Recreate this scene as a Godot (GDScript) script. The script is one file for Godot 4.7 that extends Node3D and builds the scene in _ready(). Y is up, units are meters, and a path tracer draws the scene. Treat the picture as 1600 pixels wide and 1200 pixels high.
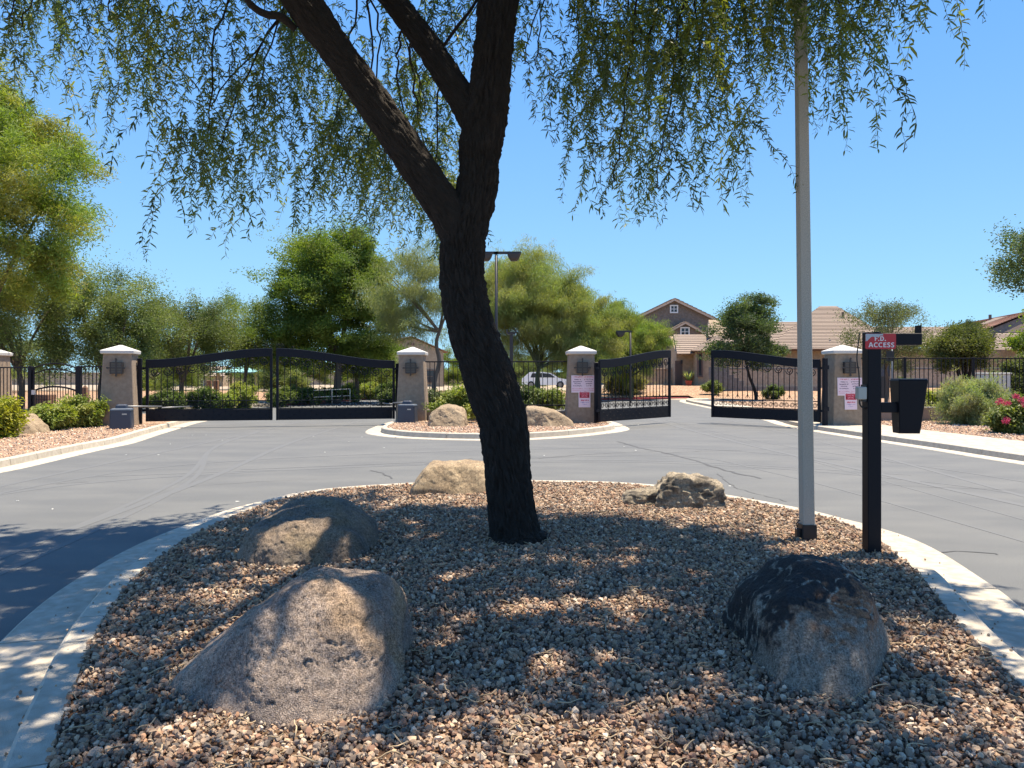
extends Node3D

# A gated community entrance: gravel island with a leaning mesquite, boulders and a fire-access post,
# asphalt drive, stucco pillars, iron gates, houses and trees behind. Units are metres, the camera looks along -z.

var rng := RandomNumberGenerator.new()
var noise := FastNoiseLite.new()
var fine := FastNoiseLite.new()
var taken := {}
var M := {}
const ISLAND := 0.12


# ------------------------------------------------------------------ naming
func numbered(called: String, parent: Node) -> String:
	var key := str(parent.get_instance_id()) + called
	var n: int = taken.get(key, -1) + 1
	taken[key] = n
	return called if n == 0 else "%s_%03d" % [called, n]


func tag(o: Node, label: String, category: String, group := "") -> Node:
	o.set_meta("label", label)
	o.set_meta("category", category)
	if group != "":
		o.set_meta("group", group)
	return o


func thing(called: String, label: String, category: String, at := Vector3.ZERO, turn := 0.0, group := "") -> Node3D:
	var o := Node3D.new()
	o.name = numbered(called, self)
	add_child(o, true)
	o.position = at
	o.rotation.y = turn
	tag(o, label, category, group)
	return o


func hold(called: String, parent: Node, at := Vector3.ZERO) -> Node3D:
	var o := Node3D.new()
	o.name = numbered(called, parent)
	parent.add_child(o, true)
	o.position = at
	return o


func put(called: String, mesh: Mesh, mat: Material, parent: Node = self, at := Vector3.ZERO) -> MeshInstance3D:
	var o := MeshInstance3D.new()
	o.name = numbered(called, parent)
	o.mesh = mesh
	o.material_override = mat
	parent.add_child(o, true)
	o.position = at
	return o


func build(called: String, st: SurfaceTool, mat: Material, parent: Node = self) -> MeshInstance3D:
	st.generate_normals()
	return put(called, st.commit(), mat, parent)


func struct(o: Node) -> Node:
	o.set_meta("kind", "structure")
	return o


func stuff(o: Node) -> Node:
	o.set_meta("kind", "stuff")
	return o


# ------------------------------------------------------------------ shapes
func mb(smooth := false) -> SurfaceTool:
	var st := SurfaceTool.new()
	st.begin(Mesh.PRIMITIVE_TRIANGLES)
	st.set_smooth_group(0 if smooth else -1)
	return st


func tri(st: SurfaceTool, a: Vector3, b: Vector3, c: Vector3) -> void:
	st.add_vertex(a)
	st.add_vertex(b)
	st.add_vertex(c)


func quad(st: SurfaceTool, a: Vector3, b: Vector3, c: Vector3, d: Vector3) -> void:
	tri(st, a, b, c)
	tri(st, a, c, d)


func facing(st: SurfaceTool, pts: Array, away: Vector3) -> void:
	# a convex polygon wound so that its front looks away from a point inside
	var n: Vector3 = (pts[2] - pts[0]).cross(pts[1] - pts[0])
	var mid := Vector3.ZERO
	for p in pts:
		mid += p
	mid /= pts.size()
	var q := pts if n.dot(mid - away) > 0.0 else pts.duplicate()
	if n.dot(mid - away) <= 0.0:
		q.reverse()
	for k in range(1, q.size() - 1):
		tri(st, q[0], q[k], q[k + 1])


func box(st: SurfaceTool, c: Vector3, s: Vector3, basis := Basis.IDENTITY) -> void:
	var h := s * 0.5
	for ax in 3:
		for sg in [-1.0, 1.0]:
			var pts := []
			for uv in [[-1, -1], [1, -1], [1, 1], [-1, 1]]:
				var v := Vector3.ZERO
				v[ax] = h[ax] * sg
				v[(ax + 1) % 3] = h[(ax + 1) % 3] * uv[0]
				v[(ax + 2) % 3] = h[(ax + 2) % 3] * uv[1]
				pts.append(c + basis * v)
			facing(st, pts, c)


func loft(st: SurfaceTool, rings: Array, closed := true) -> void:
	# convex rings of points, one above the other, with both ends closed
	var mid := Vector3.ZERO
	var count := 0
	for r in rings:
		for p in r:
			mid += p
			count += 1
	mid /= count
	for k in range(rings.size() - 1):
		var n: int = rings[k].size()
		for i in n:
			facing(st, [rings[k][i], rings[k][(i + 1) % n], rings[k + 1][(i + 1) % n], rings[k + 1][i]], mid)
	if closed:
		facing(st, rings[0], mid)
		facing(st, rings[-1], mid)


func rect(y: float, hx: float, hz: float, bevel: float, cx := 0.0, cz := 0.0) -> Array:
	var b := bevel
	return [Vector3(cx - hx + b, y, cz - hz), Vector3(cx + hx - b, y, cz - hz), Vector3(cx + hx, y, cz - hz + b), Vector3(cx + hx, y, cz + hz - b),
		Vector3(cx + hx - b, y, cz + hz), Vector3(cx - hx + b, y, cz + hz), Vector3(cx - hx, y, cz + hz - b), Vector3(cx - hx, y, cz - hz + b)]


func block(st: SurfaceTool, c: Vector3, s: Vector3, b: float) -> void:
	# a box with chamfered edges
	var h := s * 0.5
	loft(st, [rect(c.y - h.y, h.x - b, h.z - b, b * 0.5, c.x, c.z), rect(c.y - h.y + b, h.x, h.z, b, c.x, c.z),
		rect(c.y + h.y - b, h.x, h.z, b, c.x, c.z), rect(c.y + h.y, h.x - b, h.z - b, b * 0.5, c.x, c.z)])


func tube(st: SurfaceTool, pts: Array, radii: Array, sides := 8, rough := 0.0, seed_at := 0.0) -> void:
	var rings := []
	var up := Vector3(0.13, 0.2, 0.97)
	var along := 0.0
	for k in pts.size():
		var dir: Vector3 = (pts[min(k + 1, pts.size() - 1)] - pts[max(k - 1, 0)]).normalized()
		var side := dir.cross(up).normalized()
		if side.length() < 0.5:
			side = dir.cross(Vector3.RIGHT).normalized()
		up = side.cross(dir).normalized()
		if k > 0:
			along += pts[k].distance_to(pts[k - 1])
		var ring := []
		for i in sides:
			var a := TAU * i / sides
			var r: float = radii[k]
			if rough > 0.0:
				r *= 1.0 + rough * noise.get_noise_3d(cos(a) * 22.0 + seed_at, sin(a) * 22.0, along * 9.0)
			ring.append(pts[k] + (side * cos(a) + up * sin(a)) * r)
		rings.append(ring)
	for k in range(rings.size() - 1):
		for i in sides:
			var j := (i + 1) % sides
			quad(st, rings[k][i], rings[k][j], rings[k + 1][j], rings[k + 1][i])
	for i in range(1, sides - 1):
		tri(st, rings[0][0], rings[0][i + 1], rings[0][i])
		tri(st, rings[-1][0], rings[-1][i], rings[-1][i + 1])


func spline(pts: Array, per := 8) -> Array:
	var out := []
	for k in range(pts.size() - 1):
		var a = pts[max(k - 1, 0)]
		var b = pts[k]
		var c = pts[k + 1]
		var d = pts[min(k + 2, pts.size() - 1)]
		for i in per:
			out.append(b.cubic_interpolate(c, a, d, float(i) / per))
	out.append(pts[-1])
	return out


func loop2(pts: Array, per := 8) -> Array:
	var out := []
	var n := pts.size()
	for k in n:
		for i in per:
			out.append(pts[k].cubic_interpolate(pts[(k + 1) % n], pts[(k - 1 + n) % n], pts[(k + 2) % n], float(i) / per))
	return out


func bend(r0: float, r1: float, n: int) -> Array:
	var out := []
	for k in n:
		out.append(lerpf(r0, r1, float(k) / max(1, n - 1)))
	return out


func sheet(st: SurfaceTool, poly: Array, y: float) -> void:
	var p := PackedVector2Array(poly)
	var t := Geometry2D.triangulate_polygon(p)
	for k in range(0, t.size(), 3):
		var q := [p[t[k]], p[t[k + 1]], p[t[k + 2]]]
		if (q[1] - q[0]).cross(q[2] - q[0]) < 0.0:
			q.reverse()
		for v in q:
			st.set_uv(v)
			st.add_vertex(Vector3(v.x, y, v.y))


func prism(st: SurfaceTool, poly: Array, z0: float, z1: float, tr := Transform3D.IDENTITY) -> void:
	# a polygon in the xy plane, drawn out along z
	var p := PackedVector2Array(poly)
	var t := Geometry2D.triangulate_polygon(p)
	var turned := Geometry2D.is_polygon_clockwise(p)
	for k in range(0, t.size(), 3):
		var a := p[t[k]]
		var b := p[t[k + 1]]
		var c := p[t[k + 2]]
		if (b - a).cross(c - a) < 0.0:
			var s := b
			b = c
			c = s
		tri(st, tr * Vector3(a.x, a.y, z1), tr * Vector3(c.x, c.y, z1), tr * Vector3(b.x, b.y, z1))
		tri(st, tr * Vector3(a.x, a.y, z0), tr * Vector3(b.x, b.y, z0), tr * Vector3(c.x, c.y, z0))
	for k in p.size():
		var a := p[k]
		var b := p[(k + 1) % p.size()]
		var q := [Vector3(a.x, a.y, z1), Vector3(b.x, b.y, z1), Vector3(b.x, b.y, z0), Vector3(a.x, a.y, z0)]
		# Godot calls a polygon clockwise in y-down axes
		if not turned:
			q.reverse()
		quad(st, tr * q[3], tr * q[2], tr * q[1], tr * q[0])


func ribbon(st: SurfaceTool, path: Array, section: Array, ends := true) -> void:
	# draws a cross-section (offset to the left of the path, height) along a path on the ground
	var rings := []
	for k in path.size():
		var dir: Vector2 = (path[min(k + 1, path.size() - 1)] - path[max(k - 1, 0)]).normalized()
		var left := Vector2(dir.y, -dir.x)
		var ring := []
		for s in section:
			var p: Vector2 = path[k] + left * s.x
			ring.append(Vector3(p.x, s.y, p.y))
		rings.append(ring)
	var n: int = section.size()
	for k in range(rings.size() - 1):
		for i in n:
			quad(st, rings[k][i], rings[k + 1][i], rings[k + 1][(i + 1) % n], rings[k][(i + 1) % n])
	if ends:
		for i in range(1, n - 1):
			tri(st, rings[0][0], rings[0][i], rings[0][i + 1])
			tri(st, rings[-1][0], rings[-1][i + 1], rings[-1][i])


func resample(path: Array, step: float) -> Array:
	var out := [path[0]]
	var left := step
	for k in range(path.size() - 1):
		var a: Vector2 = path[k]
		var b: Vector2 = path[k + 1]
		while a.distance_to(b) >= left:
			a = a.move_toward(b, left)
			out.append(a)
			left = step
		left -= a.distance_to(b)
	out.append(path[-1])
	return out


func kerb_run(parent: Node, called: String, path: Array, section: Array, length: float, mats: Array) -> void:
	# concrete cast in lengths, with an open joint between them
	var fine_path := resample(path, 0.12)
	var per := int(length / 0.12)
	var k := 0
	while k < fine_path.size() - 2:
		var piece := fine_path.slice(k, min(k + per + 1, fine_path.size()))
		k += per
		if piece.size() < 2:
			break
		var e: Vector2 = piece[-1]
		piece[-1] = e.move_toward(piece[-2], 0.012)
		var st := mb()
		ribbon(st, piece, section)
		build(called, st, mats[rng.randi() % mats.size()], parent)


# ------------------------------------------------------------------ materials
func lin(r: float, g: float, b: float) -> Color:
	return Color(r, g, b).linear_to_srgb()


func noise_tex(freq: float, kind: int, octaves: int, size: int, lo: Color, hi: Color, seed_: int, mid := Color(0, 0, 0, 0), bump := false) -> NoiseTexture2D:
	var n := FastNoiseLite.new()
	n.seed = seed_
	n.noise_type = kind
	n.frequency = freq
	n.fractal_octaves = octaves
	if octaves <= 1:
		n.fractal_type = FastNoiseLite.FRACTAL_NONE
	if kind == FastNoiseLite.TYPE_CELLULAR:
		n.cellular_return_type = FastNoiseLite.RETURN_DISTANCE2_DIV if bump else FastNoiseLite.RETURN_CELL_VALUE
	var t := NoiseTexture2D.new()
	t.width = size
	t.height = size
	t.seamless = true
	t.noise = n
	if not bump:
		var g := Gradient.new()
		g.set_color(0, lo)
		g.set_color(1, hi)
		if mid.a > 0.0:
			g.add_point(0.5, mid)
		t.color_ramp = g
	return t


func normal_tex(freq: float, kind: int, octaves: int, size: int, strength: float, seed_: int) -> NoiseTexture2D:
	var t := noise_tex(freq, kind, octaves, size, Color.BLACK, Color.WHITE, seed_, Color(0, 0, 0, 0), true)
	t.as_normal_map = true
	t.bump_strength = strength
	return t


func mat(color: Color, rough := 0.8, metal := 0.0) -> StandardMaterial3D:
	var m := StandardMaterial3D.new()
	m.albedo_color = color
	m.roughness = rough
	m.metallic = metal
	return m


func rugged(color: Color, rough: float, tex: Texture2D, nrm: Texture2D, scale: float, strength := 1.0, world := true) -> StandardMaterial3D:
	var m := mat(color, rough)
	m.uv1_triplanar = true
	m.uv1_world_triplanar = world
	m.uv1_scale = Vector3.ONE * scale
	m.albedo_texture = tex
	if nrm:
		m.normal_enabled = true
		m.normal_texture = nrm
		m.normal_scale = strength
	return m


func leafy(color: Color, back: Color) -> StandardMaterial3D:
	var m := mat(color, 0.55)
	m.vertex_color_use_as_albedo = true
	m.cull_mode = BaseMaterial3D.CULL_DISABLED
	m.backlight_enabled = true
	m.backlight = back
	return m


func make_materials() -> void:
	var grain := noise_tex(0.25, FastNoiseLite.TYPE_SIMPLEX, 3, 512, Color(0.72, 0.72, 0.72), Color(1, 1, 1), 11)
	var blotch := noise_tex(0.012, FastNoiseLite.TYPE_SIMPLEX, 5, 512, Color(0.85, 0.84, 0.82), Color(1, 1, 1), 12)
	var rough_n := normal_tex(0.2, FastNoiseLite.TYPE_SIMPLEX, 4, 512, 3.0, 13)
	var pebble := noise_tex(0.055, FastNoiseLite.TYPE_CELLULAR, 1, 512, Color(0.55, 0.45, 0.38), Color(1, 0.95, 0.88), 14, Color(0.85, 0.72, 0.62))
	var pebble_n := normal_tex(0.055, FastNoiseLite.TYPE_CELLULAR, 1, 512, 9.0, 14)
	var speck := noise_tex(0.19, FastNoiseLite.TYPE_CELLULAR, 1, 512, Color(0.42, 0.4, 0.4), Color(1, 1, 1), 15, Color(0.85, 0.82, 0.78))

	M.concrete = []
	for c in [[0.50, 0.455, 0.385], [0.46, 0.42, 0.355], [0.53, 0.48, 0.40], [0.48, 0.43, 0.36]]:
		M.concrete.append(rugged(lin(c[0], c[1], c[2]), 0.85, blotch, rough_n, 1.1, 0.35))
	M.walk = rugged(lin(0.46, 0.415, 0.345), 0.85, blotch, rough_n, 0.6, 0.3)
	M.red_kerb = rugged(lin(0.36, 0.035, 0.04), 0.7, blotch, rough_n, 1.0, 0.3)
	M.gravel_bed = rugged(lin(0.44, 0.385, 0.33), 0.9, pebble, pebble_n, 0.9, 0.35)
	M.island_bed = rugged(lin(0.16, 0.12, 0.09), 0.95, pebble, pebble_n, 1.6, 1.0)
	M.far_bed = rugged(lin(0.47, 0.385, 0.295), 0.9, pebble, pebble_n, 0.5, 0.35)
	M.desert = rugged(lin(0.40, 0.33, 0.25), 0.95, blotch, pebble_n, 0.2, 0.5)

	var a := StandardMaterial3D.new()   # asphalt
	a.albedo_color = lin(0.212, 0.222, 0.228)
	a.roughness = 0.78
	a.metallic_specular = 0.35
	a.albedo_texture = noise_tex(0.012, FastNoiseLite.TYPE_SIMPLEX, 6, 1024, Color(0.88, 0.88, 0.88), Color(1.0, 0.99, 0.97), 21)
	a.uv1_scale = Vector3(0.03, 0.075, 1)
	a.detail_enabled = true
	a.detail_blend_mode = BaseMaterial3D.BLEND_MODE_MUL
	a.detail_albedo = noise_tex(0.4, FastNoiseLite.TYPE_SIMPLEX, 1, 512, Color(0.64, 0.64, 0.65), Color(1, 1, 1), 22)
	a.detail_uv_layer = BaseMaterial3D.DETAIL_UV_2
	a.uv2_scale = Vector3(0.55, 0.55, 1)
	M.asphalt = a
	M.tyre_track = mat(lin(0.108, 0.112, 0.115), 0.75)
	M.crack = mat(lin(0.055, 0.055, 0.056), 0.7)

	M.stucco = rugged(lin(0.31, 0.24, 0.175), 0.92, noise_tex(0.02, FastNoiseLite.TYPE_SIMPLEX, 6, 512, Color(0.88, 0.865, 0.85), Color(1, 1, 1), 31), rough_n, 0.5, 0.4, false)
	M.cap = rugged(lin(0.74, 0.72, 0.68), 0.85, grain, rough_n, 0.8, 0.3, false)
	M.iron = mat(lin(0.009, 0.010, 0.015), 0.5)
	M.iron.metallic_specular = 0.3
	M.bronze = mat(lin(0.035, 0.03, 0.028), 0.5)
	M.lantern_pane = mat(lin(0.075, 0.065, 0.055), 0.3)
	M.slate = mat(lin(0.032, 0.042, 0.066), 0.45)
	M.slate_top = mat(lin(0.07, 0.09, 0.12), 0.5)
	M.steel = mat(lin(0.22, 0.22, 0.22), 0.45, 0.6)
	M.pole_paint = rugged(lin(0.58, 0.53, 0.45), 0.65, grain, null, 0.6)
	M.black = mat(lin(0.012, 0.013, 0.016), 0.45)
	M.post_black = rugged(lin(0.009, 0.010, 0.016), 0.5, grain, null, 0.8)
	M.post_black.metallic_specular = 0.3
	M.grey_box = mat(lin(0.42, 0.42, 0.38), 0.55)
	M.sign_red = mat(lin(0.48, 0.02, 0.03), 0.45)
	M.sign_white = mat(lin(0.72, 0.68, 0.68), 0.5)
	M.peel = mat(lin(0.42, 0.45, 0.48), 0.6)
	M.wall_block = []
	for c in [[0.40, 0.32, 0.26], [0.38, 0.30, 0.24], [0.42, 0.34, 0.275]]:
		M.wall_block.append(rugged(lin(c[0], c[1], c[2]), 0.95, grain, rough_n, 0.9, 0.6))
	M.tan_wall = rugged(lin(0.44, 0.35, 0.26), 0.95, blotch, rough_n, 0.5, 0.4)
	M.orange_wall = rugged(lin(0.50, 0.36, 0.245), 0.95, blotch, rough_n, 0.5, 0.4)
	M.coping_shadow_grey = rugged(lin(0.20, 0.19, 0.185), 0.95, blotch, rough_n, 0.5, 0.4)  # grey of the tan wall's coping and of the blocks shaped as its shadow
	M.house_tan = rugged(lin(0.42, 0.32, 0.215), 0.95, blotch, rough_n, 0.4, 0.4)
	M.house_mauve = rugged(lin(0.22, 0.17, 0.14), 0.95, blotch, rough_n, 0.4, 0.4)
	M.house_sand = rugged(lin(0.42, 0.33, 0.24), 0.95, blotch, rough_n, 0.4, 0.4)
	M.roof = []
	for c in [[0.38, 0.295, 0.235], [0.35, 0.27, 0.215], [0.41, 0.32, 0.255]]:
		M.roof.append(rugged(lin(c[0], c[1], c[2]), 0.9, grain, rough_n, 0.7, 0.5))
	M.roof_red = []
	for c in [[0.42, 0.22, 0.15], [0.39, 0.205, 0.14]]:
		M.roof_red.append(rugged(lin(c[0], c[1], c[2]), 0.9, grain, rough_n, 0.7, 0.5))
	M.trim = mat(lin(0.55, 0.42, 0.33), 0.85)
	M.fascia = mat(lin(0.14, 0.095, 0.075), 0.85)
	M.white_trim = mat(lin(0.72, 0.70, 0.68), 0.7)
	M.glass_dark = mat(lin(0.03, 0.035, 0.045), 0.08)
	M.door = mat(lin(0.09, 0.06, 0.045), 0.6)
	M.car_white = mat(lin(0.78, 0.79, 0.80), 0.25)
	M.car_white.clearcoat_enabled = true
	M.rubber = mat(lin(0.02, 0.02, 0.02), 0.8)
	M.cabinet = mat(lin(0.50, 0.51, 0.48), 0.6)
	M.teal = mat(lin(0.25, 0.50, 0.46), 0.5)
	M.brown = mat(lin(0.20, 0.11, 0.065), 0.8)
	M.pot = mat(lin(0.35, 0.06, 0.03), 0.7)
	M.bird_white = mat(lin(0.7, 0.7, 0.66), 0.9)

	var r := StandardMaterial3D.new()   # boulder: vertex colours give its patches, the texture its crystals
	r.vertex_color_use_as_albedo = true
	r.roughness = 0.92
	r.uv1_triplanar = true
	r.uv1_scale = Vector3.ONE * 2.2
	r.albedo_texture = speck
	r.normal_enabled = true
	r.normal_texture = normal_tex(0.12, FastNoiseLite.TYPE_SIMPLEX, 5, 512, 6.0, 16)
	r.normal_scale = 0.8
	M.rock = r
	var s := mat(Color.WHITE, 0.9)
	s.vertex_color_use_as_albedo = true
	M.stone = s
	var b := rugged(lin(0.030, 0.023, 0.019), 0.95, grain, normal_tex(0.1, FastNoiseLite.TYPE_SIMPLEX, 5, 512, 8.0, 17), 1.5, 1.0)
	b.vertex_color_use_as_albedo = true
	M.bark = b
	M.bark_tan = rugged(lin(0.17, 0.13, 0.10), 0.95, grain, rough_n, 1.0, 0.8)
	M.bark_green = rugged(lin(0.14, 0.15, 0.075), 0.9, grain, rough_n, 1.0, 0.6)
	M.twig = mat(lin(0.07, 0.06, 0.04), 0.9)
	M.litter = mat(lin(0.42, 0.32, 0.2), 0.9)
	M.leaf = leafy(Color.WHITE, Color(0.97, 1.0, 0.62))
	M.petal = mat(Color.WHITE, 0.6)
	M.petal.vertex_color_use_as_albedo = true
	M.petal.backlight_enabled = true
	M.petal.backlight = Color(0.5, 0.3, 0.4)


# ------------------------------------------------------------------ small repeated shapes
func leaf_clump(count: int, radius: float, length: float, width: float, upright: float) -> ArrayMesh:
	# a spray of separate pointed leaves
	var st := mb()
	for k in count:
		var c := Vector3(rng.randfn(), rng.randfn(), rng.randfn()) * radius * 0.5
		var dir := (Vector3(rng.randfn(), rng.randfn(), rng.randfn()).normalized() + Vector3(0, upright, 0)).normalized()
		var side := dir.cross(Vector3(rng.randfn(), rng.randfn(), rng.randfn())).normalized()
		var l := length * rng.randf_range(0.65, 1.25)
		var w := width * rng.randf_range(0.7, 1.2) * 0.5
		var up := side.cross(dir) * w * 0.5
		var a := c - dir * l * 0.5
		var b := c + dir * l * 0.5
		var m := c - dir * l * 0.08
		tri(st, a, m + side * w + up, b)
		tri(st, a, b, m - side * w + up)
	st.generate_normals()
	return st.commit()


func hanging_strand(length: float, lay := 0.0, wide := 1.0) -> ArrayMesh:
	# a drooping twig set with pairs of narrow feather leaves
	var st := mb()
	var n := int(length / 0.024)
	var sway := rng.randf_range(0.0, TAU)
	var pts := []
	for k in n + 1:
		var t := float(k) / n
		pts.append(Vector3(cos(sway) * (0.62 * t - 0.34 * t * t) * length + 0.02 * sin(t * 9.0 + sway), -length * (0.25 * t + 0.75 * t * t) , sin(sway) * (0.62 * t - 0.34 * t * t) * length + 0.02 * cos(t * 8.0)))
	tube(st, pts, bend(0.0035, 0.0012, pts.size()), 3)
	for k in range(1, n + 1):
		var pair: int = 2 if rng.randf() < 0.8 else 3
		for s in pair:
			if rng.randf() < 0.13:
				continue
			var az := rng.randf_range(0.0, TAU)
			var drop := rng.randf_range(lerpf(-1.5, -0.5, lay), lerpf(0.15, 0.35, lay))
			var dir := Vector3(cos(az), drop, sin(az)).normalized()
			var side := dir.cross(Vector3(rng.randfn(), rng.randfn() + 3.0 * lay, rng.randfn())).normalized()
			var l := rng.randf_range(0.04, 0.092) * wide
			var w := rng.randf_range(0.0045, 0.0085) * wide
			var a: Vector3 = pts[k]
			var b := a + dir * l + Vector3(0, -0.012, 0)
			var m1 := a + dir * l * 0.3
			var m2 := a + dir * l * 0.75
			tri(st, a, m1 + side * w, m1 - side * w)
			quad(st, m1 + side * w, m2 + side * w * 0.9, m2 - side * w * 0.9, m1 - side * w)
			tri(st, m2 + side * w * 0.9, b, m2 - side * w * 0.9)
	st.generate_normals()
	return st.commit()


func pebble_mesh(flat: float) -> ArrayMesh:
	var s := SphereMesh.new()
	s.radial_segments = 6
	s.rings = 3
	s.radius = 0.5
	s.height = 1.0
	var arr := s.get_mesh_arrays()
	var v: PackedVector3Array = arr[Mesh.ARRAY_VERTEX]
	var planes := []
	for k in 11:
		planes.append([Vector3(rng.randfn(), rng.randfn(), rng.randfn()).normalized(), rng.randf_range(0.2, 0.4)])
	var idx: PackedInt32Array = arr[Mesh.ARRAY_INDEX]
	for k in v.size():
		var p := v[k]
		for pl in planes:
			var over: float = p.dot(pl[0]) - pl[1]
			if over > 0.0:
				p -= pl[0] * over
		v[k] = Vector3(p.x, p.y * flat, p.z)
	var st := mb()
	for k in range(0, idx.size(), 3):
		tri(st, v[idx[k]], v[idx[k + 1]], v[idx[k + 2]])
	st.generate_normals()
	return st.commit()


func multi(called: String, mesh: Mesh, mat_: Material, xf: Array, cols: Array, parent: Node) -> MultiMeshInstance3D:
	var mm := MultiMesh.new()
	mm.transform_format = MultiMesh.TRANSFORM_3D
	mm.use_colors = true
	mm.mesh = mesh
	mm.instance_count = xf.size()
	for k in xf.size():
		mm.set_instance_transform(k, xf[k])
		mm.set_instance_color(k, cols[k])
	var o := MultiMeshInstance3D.new()
	o.name = numbered(called, parent)
	o.multimesh = mm
	o.material_override = mat_
	parent.add_child(o, true)
	stuff(o)
	return o


const STONES := [[0.30, 0.205, 0.135], [0.22, 0.165, 0.12], [0.25, 0.15, 0.095], [0.36, 0.265, 0.18], [0.15, 0.115, 0.09], [0.19, 0.115, 0.08], [0.32, 0.22, 0.145], [0.23, 0.185, 0.145], [0.11, 0.095, 0.082], [0.42, 0.35, 0.27], [0.27, 0.19, 0.125]]


func stone_color(lift := 1.0) -> Color:
	var c: Array = STONES[rng.randi() % STONES.size()]
	var k := rng.randf_range(0.85, 1.25) * lift
	return Color(c[0] * k * 1.12, c[1] * k * 1.09, c[2] * k * 1.08)


func spin() -> Basis:
	return Basis.from_euler(Vector3(rng.randf() * TAU, rng.randf() * TAU, rng.randf() * TAU))


# ------------------------------------------------------------------ boulders
func boulder(called: String, label: String, at: Vector3, planes: Array, power: float, rough: float, level: int, paint: Callable, group := "", ledge := 0.0) -> void:
	var ico := sphere_points(level)
	var v: Array = ico[0]
	var f: Array = ico[1]
	var st := SurfaceTool.new()
	st.begin(Mesh.PRIMITIVE_TRIANGLES)
	st.set_smooth_group(0)
	var pos := []
	var cols := []
	for d in v:
		var s := 0.0
		for pl in planes:
			var c: float = pl[0].normalized().dot(d) / pl[1]
			if c > 0.0:
				s += pow(c, power)
		var p: Vector3 = d * pow(s, -1.0 / power)
		var q := p + at * 3.1
		var bump := noise.get_noise_3dv(q * 2.4) * 1.0 + noise.get_noise_3dv(q * 5.0) * 0.3 + fine.get_noise_3dv(q * 15.0) * 0.16
		bump += 0.10 * fine.get_noise_3dv(q * 45.0)
		var scar := noise.get_noise_3dv(q * 1.9 + Vector3(4, 4, 4))
		bump -= 0.55 * smoothstep(0.12, 0.5, scar)
		if ledge > 0.0:
			var y := p.y * 14.0 + noise.get_noise_3dv(q * 3.0) * 3.0
			bump += ledge * (absf(fposmod(y, 2.0) - 1.0) - 0.5) + ledge * 1.3 * noise.get_noise_3dv(q * Vector3(7.0, 16.0, 7.0))
		var crack := absf(noise.get_noise_3dv(q * 1.7 + Vector3(9, 4, 2)))
		if crack < 0.010:
			bump -= 0.6 * (1.0 - crack / 0.010)
		p += d * bump * rough
		pos.append(p)
		cols.append(paint.call(p, q))
	for t in f:
		for k in [t[0], t[2], t[1]]:
			st.set_color(cols[k])
			st.add_vertex(pos[k])
	st.generate_normals()
	var o := put(called, st.commit(), M.rock, self, at)
	tag(o, label, "boulder", group)


func sphere_points(level: int) -> Array:
	var g := (1.0 + sqrt(5.0)) / 2.0
	var v := []
	for c in [[-1, g, 0], [1, g, 0], [-1, -g, 0], [1, -g, 0], [0, -1, g], [0, 1, g], [0, -1, -g], [0, 1, -g], [g, 0, -1], [g, 0, 1], [-g, 0, -1], [-g, 0, 1]]:
		v.append(Vector3(c[0], c[1], c[2]).normalized())
	var f := [[0, 11, 5], [0, 5, 1], [0, 1, 7], [0, 7, 10], [0, 10, 11], [1, 5, 9], [5, 11, 4], [11, 10, 2], [10, 7, 6], [7, 1, 8], [3, 9, 4], [3, 4, 2], [3, 2, 6], [3, 6, 8], [3, 8, 9], [4, 9, 5], [2, 4, 11], [6, 2, 10], [8, 6, 7], [9, 8, 1]]
	for l in level:
		var mids := {}
		var nf := []
		for t in f:
			var m := []
			for e in [[t[0], t[1]], [t[1], t[2]], [t[2], t[0]]]:
				var key: int = min(e[0], e[1]) * 1000000 + max(e[0], e[1])
				if not mids.has(key):
					mids[key] = v.size()
					v.append(((v[e[0]] + v[e[1]]) * 0.5).normalized())
				m.append(mids[key])
			nf.append([t[0], m[0], m[2]])
			nf.append([t[1], m[1], m[0]])
			nf.append([t[2], m[2], m[1]])
			nf.append([m[0], m[1], m[2]])
		f = nf
	return [v, f]


func mixc(a: Color, b: Color, t: float) -> Color:
	return a.lerp(b, clampf(t, 0.0, 1.0))


func granite(p: Vector3, q: Vector3) -> Color:
	var c := mixc(Color(0.46, 0.37, 0.305), Color(0.28, 0.235, 0.21), 0.5 + noise.get_noise_3dv(q * 3.0) * 1.3)
	c = mixc(c, Color(0.42, 0.29, 0.17), noise.get_noise_3dv(q * 2.0 + Vector3(3, 1, 7)) * 1.6)
	return c * (1.0 + 0.35 * fine.get_noise_3dv(q * 40.0))


func pale_granite(p: Vector3, q: Vector3) -> Color:
	var c := mixc(Color(0.52, 0.42, 0.29), Color(0.40, 0.31, 0.21), 0.5 + noise.get_noise_3dv(q * 3.0) * 1.2)
	return c * (1.0 + 0.4 * fine.get_noise_3dv(q * 30.0))


func dusky_granite(p: Vector3, q: Vector3) -> Color:
	var c := mixc(Color(0.33, 0.26, 0.20), Color(0.20, 0.18, 0.165), 0.5 + noise.get_noise_3dv(q * 2.5) * 1.4)
	c = mixc(c, Color(0.30, 0.24, 0.15), noise.get_noise_3dv(q * 2.3 + Vector3(5, 5, 1)) * 1.0)
	return c * (1.0 + 0.35 * fine.get_noise_3dv(q * 38.0))


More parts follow.
